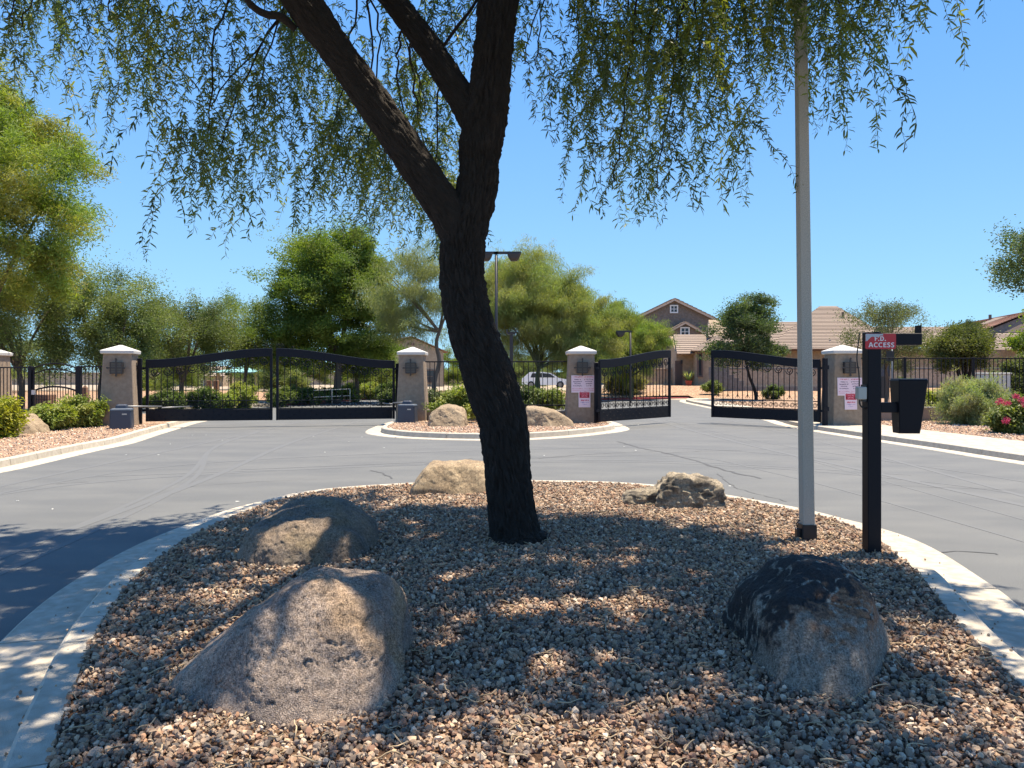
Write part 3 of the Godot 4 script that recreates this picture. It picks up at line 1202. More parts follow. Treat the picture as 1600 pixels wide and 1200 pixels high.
func build_beds() -> void:
	# the island's kerb line, where the top of the kerb turns down to the gutter
	var o := loop2([Vector2(-2.655, -4.514), Vector2(-2.990, -5.761), Vector2(-3.113, -7.374), Vector2(-2.750, -9.349), Vector2(-1.418, -10.245), Vector2(0.182, -10.496), Vector2(1.839, -10.124), Vector2(3.005, -8.685), Vector2(3.494, -7.343), Vector2(3.272, -5.819), Vector2(3.029, -5.003), Vector2(2.796, -4.310), Vector2(2.62, -3.65), Vector2(2.2, -2.3), Vector2(1.55, -1.2), Vector2(0.5, -0.55), Vector2(-0.6, -0.9), Vector2(-1.45, -1.8), Vector2(-1.927, -2.796), Vector2(-2.194, -3.381)], 8)
	if Geometry2D.is_polygon_clockwise(PackedVector2Array(o)):
		o.reverse()
	var closed := o.duplicate()
	closed.append(o[0])
	island_in = offset_loop(o, -0.15)
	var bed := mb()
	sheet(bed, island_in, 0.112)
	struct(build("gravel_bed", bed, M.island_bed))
	# which side of the path is outwards?
	var sgn := 1.0
	var test: Vector2 = o[0] + Vector2((o[1] - o[0]).y, -(o[1] - o[0]).x).normalized() * 0.05
	if Geometry2D.is_point_in_polygon(test, PackedVector2Array(o)):
		sgn = -1.0
	var ksec := [Vector2(-0.155 * sgn, -0.05), Vector2(-0.155 * sgn, 0.128), Vector2(-0.02 * sgn, 0.13), Vector2(0.0, 0.115), Vector2(0.025 * sgn, -0.05)]
	var gsec := [Vector2(0.018 * sgn, -0.05), Vector2(0.016 * sgn, 0.012), Vector2(0.40 * sgn, 0.018), Vector2(0.42 * sgn, 0.005), Vector2(0.42 * sgn, -0.05)]
	var kerb := hold("island_kerb", self)
	struct(kerb)
	kerb_run(kerb, "kerb_length", closed, ksec, 1.5, M.concrete)
	var gut := hold("island_gutter", self)
	struct(gut)
	kerb_run(gut, "gutter_length", closed, gsec, 3.0, M.concrete)

	# gravel on the island
	var stones := []
	for k in 6:
		stones.append(pebble_mesh(rng.randf_range(0.6, 0.85)))
	var xs := [[], [], [], [], [], []]
	var cs := [[], [], [], [], [], []]
	var poly := PackedVector2Array(island_in)
	var made := 0
	while made < 120000:
		var d := 1.4 + 9.2 * pow(rng.randf(), 1.35)
		var p := Vector2(rng.randf_range(-3.2, 3.5), -d)
		if absf(p.x) > 0.75 * d + 0.5 or not Geometry2D.is_point_in_polygon(p, poly):
			continue
		made += 1
		var s := rng.randf_range(0.018, 0.043) * (1.0 + 0.25 * smoothstep(4.0, 9.0, d))
		var pick := rng.randf()
		if pick < 0.03:
			s *= 1.5
		elif pick > 0.6:
			s *= 0.45
		var v := rng.randi() % 6
		xs[v].append(Transform3D(spin().scaled(Vector3(s, s, s) * Vector3(rng.randf_range(0.8, 1.25), 1, rng.randf_range(0.8, 1.2))), Vector3(p.x, 0.116 + rng.randf() * 0.022, p.y)))
		cs[v].append(stone_color())
	for k in 260:   # stones kicked out over the kerb and into the gutter
		var p: Vector2 = o[rng.randi() % o.size()]
		p += Vector2(rng.randfn(), rng.randfn()) * 0.16
		if Geometry2D.is_point_in_polygon(p, poly):
			continue
		var s := rng.randf_range(0.008, 0.026)
		xs[k % 6].append(Transform3D(spin().scaled(Vector3.ONE * s), Vector3(p.x, (0.131 if Geometry2D.is_point_in_polygon(p, PackedVector2Array(o)) else 0.018) + s * 0.2, p.y)))
		cs[k % 6].append(stone_color())
	var gv := hold("island_gravel", self)
	stuff(gv)
	struct(gv)
	gv.set_meta("kind", "stuff")
	for v in 6:
		multi("pebbles", stones[v], M.stone, xs[v], cs[v], gv)

	# dry seed pods and twigs scattered on it
	var twig := mb(true)
	var tp := []
	for k in 7:
		tp.append(Vector3(k * 0.017 - 0.05, 0.004 * sin(k * 1.1), 0.012 * sin(k * 0.9)))
	tube(twig, tp, bend(0.004, 0.002, 7), 4)
	twig.generate_normals()
	var tx := []
	var tc := []
	while tx.size() < 1700:
		var d := 1.6 + 6.5 * pow(rng.randf(), 1.2)
		var p := Vector2(rng.randf_range(-2.9, 3.2), -d)
		if Geometry2D.is_point_in_polygon(p, poly):
			tx.append(Transform3D(Basis(Vector3.UP, rng.randf() * TAU) * Basis(Vector3.BACK, rng.randfn() * 0.2) * Basis(Vector3.RIGHT, rng.randf() * TAU).scaled(Vector3.ONE * rng.randf_range(0.4, 1.2)), Vector3(p.x, 0.147 + rng.randf() * 0.012, p.y)))
			var k := rng.randf_range(0.5, 1.1)
			tc.append(Color(0.46 * k, 0.35 * k, 0.22 * k))
	var lit := multi("leaf_litter", twig.commit(), M.stone, tx, tc, self)
	tag(lit, "pale dry twigs and seed pods scattered over the island gravel", "litter")

	# the median between the two gates
	var m := loop2([Vector2(-3.631, -20.782), Vector2(-2.894, -19.677), Vector2(-2.139, -19.167), Vector2(-1.306, -18.873), Vector2(-0.162, -18.778), Vector2(1.011, -19.469), Vector2(2.044, -20.551), Vector2(2.990, -22.019), Vector2(3.15, -23.6), Vector2(3.05, -26.0), Vector2(2.4, -29.5), Vector2(-0.3, -31.0), Vector2(-3.0, -29.5), Vector2(-3.75, -26.0), Vector2(-3.85, -22.6)], 8)
	if Geometry2D.is_polygon_clockwise(PackedVector2Array(m)):
		m.reverse()
	var mc := m.duplicate()
	mc.append(m[0])
	sgn = 1.0
	test = m[0] + Vector2((m[1] - m[0]).y, -(m[1] - m[0]).x).normalized() * 0.05
	if Geometry2D.is_point_in_polygon(test, PackedVector2Array(m)):
		sgn = -1.0
	median_in = offset_loop(m, -0.15)
	var mbed := mb()
	sheet(mbed, median_in, 0.135)
	struct(build("median_bed", mbed, M.gravel_bed))
	ksec = [Vector2(-0.155 * sgn, -0.05), Vector2(-0.155 * sgn, 0.148), Vector2(-0.03 * sgn, 0.15), Vector2(0.0, 0.13), Vector2(0.03 * sgn, -0.05)]
	gsec = [Vector2(0.022 * sgn, -0.05), Vector2(0.02 * sgn, 0.012), Vector2(0.44 * sgn, 0.02), Vector2(0.46 * sgn, 0.005), Vector2(0.46 * sgn, -0.05)]
	kerb = hold("median_kerb", self)
	struct(kerb)
	kerb_run(kerb, "kerb_length", mc, ksec, 1.8, M.concrete)
	gut = hold("median_gutter", self)
	struct(gut)
	kerb_run(gut, "gutter_length", mc, gsec, 3.0, M.concrete)
	scatter("median_gravel", stones, median_in, 9000, 0.135, 0.05, -26.0)

	# left bed
	var lk := spline([Vector2(-8.2, 6.0), Vector2(-8.35, -4.0), Vector2(-8.824, -11.210), Vector2(-8.907, -12.871), Vector2(-9.134, -14.564), Vector2(-9.322, -16.083), Vector2(-9.448, -17.615), Vector2(-10.035, -20.104), Vector2(-10.576, -22.556), Vector2(-11.114, -24.995), Vector2(-11.35, -26.5), Vector2(-12.2, -28.4), Vector2(-14.5, -29.2), Vector2(-44, -25)], 8)
	var lin_path := []
	for k in lk.size():
		var dir: Vector2 = (lk[min(k + 1, lk.size() - 1)] - lk[max(k - 1, 0)]).normalized()
		lin_path.append(lk[k] + Vector2(dir.y, -dir.x) * 0.15)
	var lb := lin_path.duplicate()
	lb.append(Vector2(-46, -24))
	lb.append(Vector2(-46, 6))
	lb = tidy(lb)
	var lbs := mb()
	sheet(lbs, lb, 0.12)
	struct(build("left_gravel_bed", lbs, M.gravel_bed))
	ksec = [Vector2(0.16, -0.05), Vector2(0.16, 0.138), Vector2(0.03, 0.14), Vector2(0.0, 0.125), Vector2(-0.03, -0.05)]
	gsec = [Vector2(-0.022, -0.05), Vector2(-0.02, 0.012), Vector2(-0.40, 0.02), Vector2(-0.42, 0.005), Vector2(-0.42, -0.05)]
	kerb = hold("left_kerb", self)
	struct(kerb)
	kerb_run(kerb, "kerb_length", lk, ksec, 0.96, M.concrete)
	gut = hold("left_gutter", self)
	struct(gut)
	kerb_run(gut, "gutter_length", lk, gsec, 3.0, M.concrete)
	var area := []
	for p in lin_path:
		if p.y > -23.0 and p.y < -9.0:
			area.append(p)
	area.append(Vector2(-18, -23))
	area.append(Vector2(-18, -9))
	scatter("left_gravel", stones, area, 12000, 0.12, 0.05, -99.0)

	# right pavement and bed
	var rk := spline([Vector2(10.7, 6.0), Vector2(10.3, -4.0), Vector2(9.95, -9.5), Vector2(9.551, -14.119), Vector2(9.461, -16.083), Vector2(9.246, -18.589), Vector2(9.143, -20.325), Vector2(9.048, -22.019), Vector2(9.15, -24.3), Vector2(9.5, -26.5), Vector2(9.9, -30.0), Vector2(10.333, -38.533), Vector2(11.159, -47.426), Vector2(13.5, -50.4), Vector2(24, -52)], 8)
	var rin := []
	var rfar := []
	for k in rk.size():
		var dir: Vector2 = (rk[min(k + 1, rk.size() - 1)] - rk[max(k - 1, 0)]).normalized()
		rin.append(rk[k] - Vector2(dir.y, -dir.x) * 0.15)
		rfar.append(rk[k] - Vector2(dir.y, -dir.x) * (2.15 if rk[k].y > -27.0 else 1.4))
	var rb := rfar.duplicate()
	rb.append(Vector2(80, -56))
	rb.append(Vector2(80, 6))
	rb = tidy(rb)
	var rbs := mb()
	sheet(rbs, rb, 0.12)
	struct(build("right_gravel_bed", rbs, M.gravel_bed))
	ksec = [Vector2(-0.16, -0.05), Vector2(-0.16, 0.134), Vector2(-0.03, 0.136), Vector2(0.0, 0.12), Vector2(0.03, -0.05)]
	gsec = [Vector2(0.022, -0.05), Vector2(0.02, 0.012), Vector2(0.40, 0.02), Vector2(0.42, 0.005), Vector2(0.42, -0.05)]
	kerb = hold("right_kerb", self)
	struct(kerb)
	kerb_run(kerb, "kerb_length", rk, ksec, 3.0, M.concrete)
	gut = hold("right_gutter", self)
	struct(gut)
	kerb_run(gut, "gutter_length", rk, gsec, 3.0, M.concrete)
	var walk := hold("pavement", self)
	struct(walk)
	var per := 5
	var k0 := 0
	while k0 < rin.size() - 1:
		var k1: int = min(k0 + per, rin.size() - 1)
		var st := mb()
		var ring0 := []
		for k in range(k0, k1):
			var a: Vector2 = rin[k]
			var b: Vector2 = rin[k + 1]
			var c: Vector2 = rfar[k + 1]
			var d: Vector2 = rfar[k]
			if k == k1 - 1:
				b = b.move_toward(a, 0.015)
				c = c.move_toward(d, 0.015)
			loft(st, [[Vector3(a.x, 0.0, a.y), Vector3(b.x, 0.0, b.y), Vector3(c.x, 0.0, c.y), Vector3(d.x, 0.0, d.y)], [Vector3(a.x, 0.131, a.y), Vector3(b.x, 0.131, b.y), Vector3(c.x, 0.135, c.y), Vector3(d.x, 0.135, d.y)]])
		build("slab", st, M.walk, walk)
		k0 = k1
	area = []
	for p in rfar:
		if p.y > -25.0 and p.y < -13.0:
			area.append(p)
	area.append(Vector2(19, -25))
	area.append(Vector2(19, -13))
	scatter("right_gravel", stones, area, 10000, 0.12, 0.055, -99.0)

	# beyond the cross street
	var fk := spline([Vector2(-44, -29.0), Vector2(-30, -30.0), Vector2(-17.143, -33.029), Vector2(-15.385, -35.569), Vector2(-12.731, -39.776), Vector2(-11.237, -43.014), Vector2(-9.643, -49.989), Vector2(-4.0, -50.6), Vector2(5.622, -49.989), Vector2(8.840, -51.094), Vector2(11.556, -51.378), Vector2(14.5, -51.3)], 8)
	var fb := mb(true)
	for k in fk.size() - 1:
		for j in 12:
			var q := []
			for e in [[0, 0], [1, 0], [1, 1], [0, 1]]:
				var a: Vector2 = fk[k + e[0]] + Vector2(0, -0.14)
				var b := Vector2(a.x * 1.15, -66.0)
				var p: Vector2 = a.lerp(b, pow(float(j + e[1]) / 12.0, 1.3))
				q.append(Vector3(p.x, land(p.x, -p.y), p.y))
			quad(fb, q[3], q[2], q[1], q[0])
	struct(build("park_ground", fb, M.far_bed))
	var fr := mb(true)
	for i in 12:
		for j in 12:
			var q := []
			for e in [[0, 0], [1, 0], [1, 1], [0, 1]]:
				var x := lerpf(12.3, 70.0, float(i + e[0]) / 12.0)
				var d := lerpf(48.0, 66.0, float(j + e[1]) / 12.0)
				q.append(Vector3(x, land(x, d) + (0.0 if d > 48.5 else -0.02), -d))
			quad(fr, q[3], q[2], q[1], q[0])
	struct(build("yard_ground", fr, M.far_bed))
	ksec = [Vector2(0.18, -0.05), Vector2(0.18, 0.138), Vector2(0.03, 0.14), Vector2(0.0, 0.125), Vector2(-0.03, -0.05)]
	kerb = hold("far_kerb", self)
	struct(kerb)
	var pale := []
	var red1 := []
	var pale2 := []
	var red2 := []
	for p in fk:
		if p.x < -12.4:
			pale.append(p)
		elif p.x < -9.0:
			red1.append(p)
		elif p.x < 4.4:
			pale2.append(p)
		else:
			red2.append(p)
	red1.push_front(pale[-1])
	pale2.push_front(red1[-1])
	red2.push_front(pale2[-1])
	kerb_run(kerb, "kerb_length", pale, ksec, 3.0, M.concrete)
	var redsec := [Vector2(0.3, -0.05), Vector2(0.3, 0.2), Vector2(0.03, 0.2), Vector2(0.0, 0.18), Vector2(-0.04, -0.05)]
	kerb_run(kerb, "red_kerb_length", red1, redsec, 3.0, [M.red_kerb])
	kerb_run(kerb, "kerb_length", pale2, ksec, 3.0, M.concrete)
	kerb_run(kerb, "red_kerb_length", red2, ksec, 3.0, [M.red_kerb])
	var fw := hold("far_pavement", self)
	struct(fw)
	for k in fk.size() - 1:
		var a: Vector2 = fk[k]
		var b: Vector2 = fk[k + 1]
		var n := (b - a).normalized()
		n = Vector2(n.y, -n.x)
		var q := []
		for e in [a + n * 0.18, b + n * 0.18, b + n * 1.5, a + n * 1.5]:
			q.append(Vector3(e.x, 0, e.y))
		var st := mb()
		var top := []
		for e in q:
			top.append(e + Vector3(0, 0.155, 0))
		loft(st, [q, top])
		build("slab", st, M.walk, fw)


func scatter(called: String, stones: Array, area: Array, count: int, y: float, size: float, back: float) -> void:
	var poly := PackedVector2Array(area)
	var lo := Vector2(1e9, 1e9)
	var hi := -lo
	for p in area:
		lo = lo.min(p)
		hi = hi.max(p)
	if back > -90.0:
		lo.y = back
	var xs := [[], []]
	var cs := [[], []]
	var n := 0
	while n < count:
		var p := Vector2(rng.randf_range(lo.x, hi.x), rng.randf_range(lo.y, hi.y))
		if not Geometry2D.is_point_in_polygon(p, poly):
			continue
		n += 1
		var s := size * rng.randf_range(0.6, 1.3)
		var v := rng.randi() % 2
		xs[v].append(Transform3D(spin().scaled(Vector3.ONE * s), Vector3(p.x, y + s * 0.12, p.y)))
		cs[v].append(stone_color(1.6))
	var g := hold(called, self)
	stuff(g)
	for v in 2:
		multi("pebbles", stones[v], M.stone, xs[v], cs[v], g)


func house(called: String, label: String, at: Vector3, turn := 0.0) -> Node3D:
	return thing(called, label, "house", at, turn)


func slab_quad(parent: Node, called: String, pts: Array, thick: Vector3, m: Material) -> void:
	var st := mb()
	var back := []
	for p in pts:
		back.append(p + thick)
	loft(st, [pts, back])
	build(called, st, m, parent)


func build_houses() -> void:
	# two-storey house with gables towards the street
	var at := Vector3(16.633, 0.8, -76)
	var h := house("two_storey_house", "two storey mauve stucco house with two front gables behind the right gate", at)
	var pk := 9.489 - 0.8
	var sl := 0.485
	var hw := 6.3
	var st := mb()
	prism(st, [Vector2(-hw, -0.3), Vector2(hw, -0.3), Vector2(hw, pk - hw * sl), Vector2(0, pk), Vector2(-hw, pk - hw * sl)], -12.0, 0.0)
	build("wall", st, M.house_mauve, h)
	var roof := hold("roof", h)
	for s in [-1.0, 1.0]:
		var e := Vector3(s * (hw + 0.5), pk + 0.1 - (hw + 0.5) * sl, 0)
		tiled_slope(roof, e + Vector3(0, 0, 0.5), e + Vector3(0, 0, -12.4), Vector3(0, pk + 0.1, -12.4), Vector3(0, pk + 0.1, 0.5), M.roof, 0.5)
		slab_quad(h, "rake_board", [Vector3(0, pk - 0.16, 0.42), Vector3(s * (hw + 0.45), pk - 0.16 - (hw + 0.45) * sl, 0.42), Vector3(s * (hw + 0.45), pk + 0.08 - (hw + 0.45) * sl, 0.42), Vector3(0, pk + 0.08, 0.42)], Vector3(0, 0, -0.1), M.trim)
	window(h, Vector3(0, pk - 0.98, 0.0), 0.62, 0.62, 0.0, 1, M.white_trim)
	var p2 := Vector3(17.401 - at.x, 7.013 - 0.8, 1.5)
	var hw2 := 3.2
	st = mb()
	prism(st, [Vector2(-hw2, -0.3), Vector2(hw2, -0.3), Vector2(hw2, p2.y - hw2 * 0.55), Vector2(0, p2.y), Vector2(-hw2, p2.y - hw2 * 0.55)], 0.01, 1.5, Transform3D(Basis.IDENTITY, Vector3(p2.x, 0, 0)))
	build("wall", st, M.house_mauve, h)
	for s in [-1.0, 1.0]:
		var e := Vector3(p2.x + s * (hw2 + 0.4), p2.y + 0.1 - (hw2 + 0.4) * 0.55, 0)
		tiled_slope(roof, e + Vector3(0, 0, 1.95), e + Vector3(0, 0, 0.05), Vector3(p2.x, p2.y + 0.1, 0.05), Vector3(p2.x, p2.y + 0.1, 1.95), M.roof, 0.5)
		slab_quad(h, "rake_board", [Vector3(p2.x, p2.y - 0.14, 1.88), Vector3(p2.x + s * (hw2 + 0.35), p2.y - 0.14 - (hw2 + 0.35) * 0.55, 1.88), Vector3(p2.x + s * (hw2 + 0.35), p2.y + 0.08 - (hw2 + 0.35) * 0.55, 1.88), Vector3(p2.x, p2.y + 0.08, 1.88)], Vector3(0, 0, -0.1), M.trim)
	window(h, Vector3(p2.x, p2.y - 0.93, 1.5), 0.72, 0.72, 0.0, 1, M.white_trim)

	# single-storey tan house with the long tiled roof
	at = Vector3(23.599, 0.8, -62)
	h = house("tan_house", "long single storey tan house with pale tiled hip roof right of centre", at)
	roof = hold("roof", h)
	var w := func(p: Vector3) -> Vector3: return p - at
	# entry wing
	var ex0 := 13.509 - at.x
	var ex1 := 16.464 - at.x
	var ry := 5.171 - 0.8
	var ey := 3.429 - 0.8
	st = mb()
	prism(st, [Vector2(-2.6, -0.6), Vector2(0.0, -0.6), Vector2(0.0, ey + 0.1), Vector2(-2.6, ry - 0.15), Vector2(-5.2, ey + 0.1), Vector2(-5.2, -0.6)], ex0, ex1 + 3.0, Transform3D(Basis(Vector3(0, 0, 1), Vector3(0, 1, 0), Vector3(1, 0, 0)), Vector3(0, 0, 1.2)))
	build("wall", st, M.house_tan, h)
	tiled_slope(roof, w.call(Vector3(13.436, 3.397, -60.200)), w.call(Vector3(16.352, 3.397, -60.200)), w.call(Vector3(17.248, 5.171, -63.500)), w.call(Vector3(13.843, 5.171, -63.500)), M.roof)
	tiled_slope(roof, w.call(Vector3(14.735, 3.449, -66.800)), w.call(Vector3(18.145, 3.449, -66.800)), w.call(Vector3(17.248, 5.171, -63.500)), w.call(Vector3(13.843, 5.171, -63.500)), M.roof)
	wall_box(h, "door", w.call(Vector3(13.694, 1.758, -60.770)), Vector3(0.42, 1.95, 0.06), M.door)
	wall_box(h, "door_surround", w.call(Vector3(13.701, 1.810, -60.800)), Vector3(0.62, 2.15, 0.04), M.fascia)
	wall_box(h, "wall_lamp", w.call(Vector3(13.915, 2.781, -60.700)), Vector3(0.12, 0.3, 0.14), M.black)
	wall_box(h, "bench", w.call(Vector3(14.418, 1.705, -60.500)), Vector3(0.75, 0.35, 0.4), M.brown)
	# window bay with its own hip roof
	wall_box(h, "wall", w.call(Vector3(16.248, 2.173, -60.200)) + Vector3(0, -0.15, 0), Vector3(2.75, 3.1, 2.2), M.house_tan)
	window(h, w.call(Vector3(15.005, 2.520, -59.100)), 0.26, 1.75, 0.0, 0, M.fascia)
	tiled_slope(roof, w.call(Vector3(14.194, 3.602, -58.600)), w.call(Vector3(17.337, 3.602, -58.600)), w.call(Vector3(18.651, 5.010, -61.600)), w.call(Vector3(17.052, 5.010, -61.600)), M.roof)
	tiled_slope(roof, w.call(Vector3(15.017, 3.719, -62.000)), w.call(Vector3(14.194, 3.602, -58.600)), w.call(Vector3(17.052, 5.010, -61.600)), w.call(Vector3(17.163, 5.033, -62.000)), M.roof)
	# cross gable over the bay
	st = mb()
	prism(st, [Vector2(-1.7, 0), Vector2(1.7, 0), Vector2(0, 1.45)], 0.0, 2.6, Transform3D(Basis(Vector3(0, 0, -1), Vector3(0, 1, 0), Vector3(1, 0, 0)), w.call(Vector3(16.943, 5.022, -63.800))))
	build("gable", st, M.house_tan, h)
	tiled_slope(roof, w.call(Vector3(16.412, 4.872, -62.000)), w.call(Vector3(19.308, 4.872, -62.000)), w.call(Vector3(19.869, 6.374, -63.800)), w.call(Vector3(16.943, 6.374, -63.800)), M.roof)
	# long roof, high hip and right-hand roof
	tiled_slope(roof, w.call(Vector3(16.253, 3.843, -61.000)), w.call(Vector3(22.426, 3.843, -61.000)), w.call(Vector3(25.692, 6.453, -66.000)), w.call(Vector3(17.984, 6.453, -66.000)), M.roof)
	tiled_slope(roof, w.call(Vector3(20.793, 3.826, -60.700)), w.call(Vector3(32.555, 3.826, -60.700)), w.call(Vector3(29.765, 8.041, -68.000)), w.call(Vector3(28.353, 8.041, -68.000)), M.roof)
	tiled_slope(roof, w.call(Vector3(25.692, 4.351, -75.000)), w.call(Vector3(20.793, 3.826, -60.700)), w.call(Vector3(28.353, 8.041, -68.000)), w.call(Vector3(28.478, 8.070, -68.300)), M.roof)
	tiled_slope(roof, w.call(Vector3(32.555, 3.826, -60.700)), w.call(Vector3(40.225, 4.351, -75.000)), w.call(Vector3(29.896, 8.070, -68.300)), w.call(Vector3(29.765, 8.041, -68.000)), M.roof)
	tiled_slope(roof, w.call(Vector3(30.441, 4.035, -61.200)), w.call(Vector3(38.118, 4.088, -61.200)), w.call(Vector3(39.965, 5.996, -66.000)), w.call(Vector3(31.401, 5.996, -66.000)), M.roof)
	tiled_slope(roof, w.call(Vector3(38.118, 4.088, -61.200)), w.call(Vector3(43.391, 4.283, -66.000)), w.call(Vector3(40.322, 6.023, -66.400)), w.call(Vector3(39.965, 5.996, -66.000)), M.roof)
	wall_box(h, "wall", Vector3((16.945 + 37.940) * 0.5 - at.x, 1.1, -4.5), Vector3(37.940 - 16.945, 3.7, 9.0), M.house_tan)
	wall_box(h, "fascia", Vector3((16.596 + 37.950) * 0.5 - at.x, 3.772 - 0.8, 0.85), Vector3(37.950 - 16.596, 0.16, 0.08), M.fascia)
	window(h, w.call(Vector3(20.642, 3.316, -61.980)) + Vector3(0, -0.5, 0.02), 2.2, 1.3, 0.0, 2, M.fascia)
	wall_box(h, "vent_pipe", w.call(Vector3(29.428, 6.951, -65.800)), Vector3(0.16, 0.75, 0.16), M.fascia)
	wall_box(h, "vent_pipe", w.call(Vector3(26.613, 4.438, -61.900)), Vector3(0.12, 0.5, 0.12), M.trim)

	# sand-coloured house left of the median
	at = Vector3(-11.208, 0.3, -82)
	h = house("sand_house", "sand stucco house with a plain gable between the left gate and the tree trunk", at, deg_to_rad(24))
	roof = hold("roof", h)
	pk = 5.927 - 0.3
	st = mb()
	prism(st, [Vector2(-3.6, -0.4), Vector2(3.8, -0.4), Vector2(3.8, pk - 3.8 * 0.41), Vector2(0, pk), Vector2(-3.6, pk - 3.6 * 0.41)], -11.0, 0.0)
	build("wall", st, M.house_sand, h)
	for s in [-1.0, 1.0]:
		var e := Vector3(s * 4.25, pk + 0.1 - 4.25 * 0.41, 0)
		tiled_slope(roof, e + Vector3(0, 0, 0.35), e + Vector3(0, 0, -11.4), Vector3(0, pk + 0.1, -11.4), Vector3(0, pk + 0.1, 0.35), M.roof_red, 0.5)
	st = mb()
	for k in 3:
		box(st, Vector3(-0.3 + 0.3 * k, pk - 0.75, 0.02), Vector3(0.2, 0.28, 0.06))
	build("gable_vent", st, M.fascia, h)
	wall_box(h, "wall", Vector3(-5.2, 0.9, -3.0), Vector3(3.2, 2.6, 5.0), M.house_sand)
	tiled_slope(roof, Vector3(-7.1, 2.3, 0.0), Vector3(-3.6, 2.3, 0.0), Vector3(-3.6, 3.5, -3.0), Vector3(-5.6, 3.5, -3.0), M.roof_red, 0.5)
	window(h, Vector3(2.2, 1.3, 0.0), 0.9, 1.3, 0.0, 1, M.fascia)

	# far house on the left, beyond the park
	at = Vector3(-37.640, 0.1, -84)
	h = house("far_house", "low pale house with a grey roof beyond the left gate", at)
	roof = hold("roof", h)
	wall_box(h, "wall", Vector3(0, 0.5, -3), Vector3(9.4, 2.2, 6), M.house_sand)
	tiled_slope(roof, Vector3(-5.2, 1.5, 0.5), Vector3(5.2, 1.5, 0.5), Vector3(4.0, 2.7, -3), Vector3(-4.0, 2.7, -3), M.roof, 0.5)
	tiled_slope(roof, Vector3(-5.2, 1.5, -6.5), Vector3(5.2, 1.5, -6.5), Vector3(4.0, 2.7, -3), Vector3(-4.0, 2.7, -3), M.roof, 0.5)
	window(h, Vector3(2.0, 0.7, 0.0), 1.3, 0.8, 0.0, 1, M.white_trim)
	window(h, Vector3(-2.2, 0.7, 0.0), 1.3, 0.8, 0.0, 1, M.white_trim)

	# house with the red roof at the right edge
	at = Vector3(47.837, 0.8, -70)
	h = house("red_roof_house", "grey mauve house with a red tiled roof at the right edge", at)
	roof = hold("roof", h)
	w = func(p: Vector3) -> Vector3: return p - at
	tiled_slope(roof, w.call(Vector3(43.118, 5.776, -68.000)), w.call(Vector3(49.848, 6.977, -84.000)), w.call(Vector3(54.498, 7.906, -90.000)), w.call(Vector3(49.170, 7.776, -70.000)), M.roof_red, 0.5)
	slab_quad(h, "wall", [w.call(Vector3(43.608, 5.683, -68.400)), w.call(Vector3(49.310, 7.612, -70.200)), w.call(Vector3(54.965, 5.753, -70.600)), w.call(Vector3(54.965, 0.623, -70.600)), w.call(Vector3(43.608, 0.535, -68.400))], Vector3(0.4, 0, -6), M.house_mauve)
	tiled_slope(roof, w.call(Vector3(49.170, 7.776, -70.000)), w.call(Vector3(54.498, 7.906, -90.000)), w.call(Vector3(65.398, 7.361, -90.000)), w.call(Vector3(54.801, 5.718, -70.000)), M.roof_red, 0.5)
	tiled_slope(roof, w.call(Vector3(41.043, 3.856, -63.600)), w.call(Vector3(48.965, 3.856, -63.600)), w.call(Vector3(51.968, 5.512, -67.500)), w.call(Vector3(44.144, 5.512, -67.500)), M.roof, 0.4)
	wall_box(h, "wall", w.call(Vector3(47.102, 2.285, -66.000)), Vector3(7.0, 3.2, 4.0), M.house_tan)
	wall_box(h, "vent_pipe", w.call(Vector3(49.111, 7.583, -76.000)), Vector3(0.2, 0.7, 0.2), M.fascia)

	# roof of a house behind the two-storey one
	at = Vector3(13.495, 0.8, -104)
	h = house("rear_house", "house showing only a strip of tan roof left of the mauve house", at)
	roof = hold("roof", h)
	wall_box(h, "wall", Vector3(0, 3.2, -4), Vector3(7, 7.4, 7), M.house_tan)
	tiled_slope(roof, Vector3(-4, 6.8, 0), Vector3(4, 6.8, 0), Vector3(2.6, 9.821 - 0.8, -4), Vector3(-2.4, 9.821 - 0.8, -4), M.roof, 0.5)
	tiled_slope(roof, Vector3(-4, 6.8, -8), Vector3(4, 6.8, -8), Vector3(2.6, 9.821 - 0.8, -4), Vector3(-2.4, 9.821 - 0.8, -4), M.roof, 0.5)


func garden_wall(label: String, from: Vector3, to: Vector3, height: float, m: Material, cap: Material) -> void:
	var len_ := from.distance_to(to)
	var w := thing("garden_wall", label, "wall", from, atan2(-(to.z - from.z), to.x - from.x))
	var n: int = max(1, int(len_ / 3.0))
	for k in n:
		var st := mb()
		block(st, Vector3(len_ / n * (k + 0.5), height * 0.5 - 0.3, 0), Vector3(len_ / n - 0.01, height + 0.6, 0.2), 0.01)
		build("panel", st, m, w)
	var c := mb()
	block(c, Vector3(len_ * 0.5, height + 0.05, 0), Vector3(len_ + 0.06, 0.14, 0.28), 0.015)
	build("coping", c, cap, w)


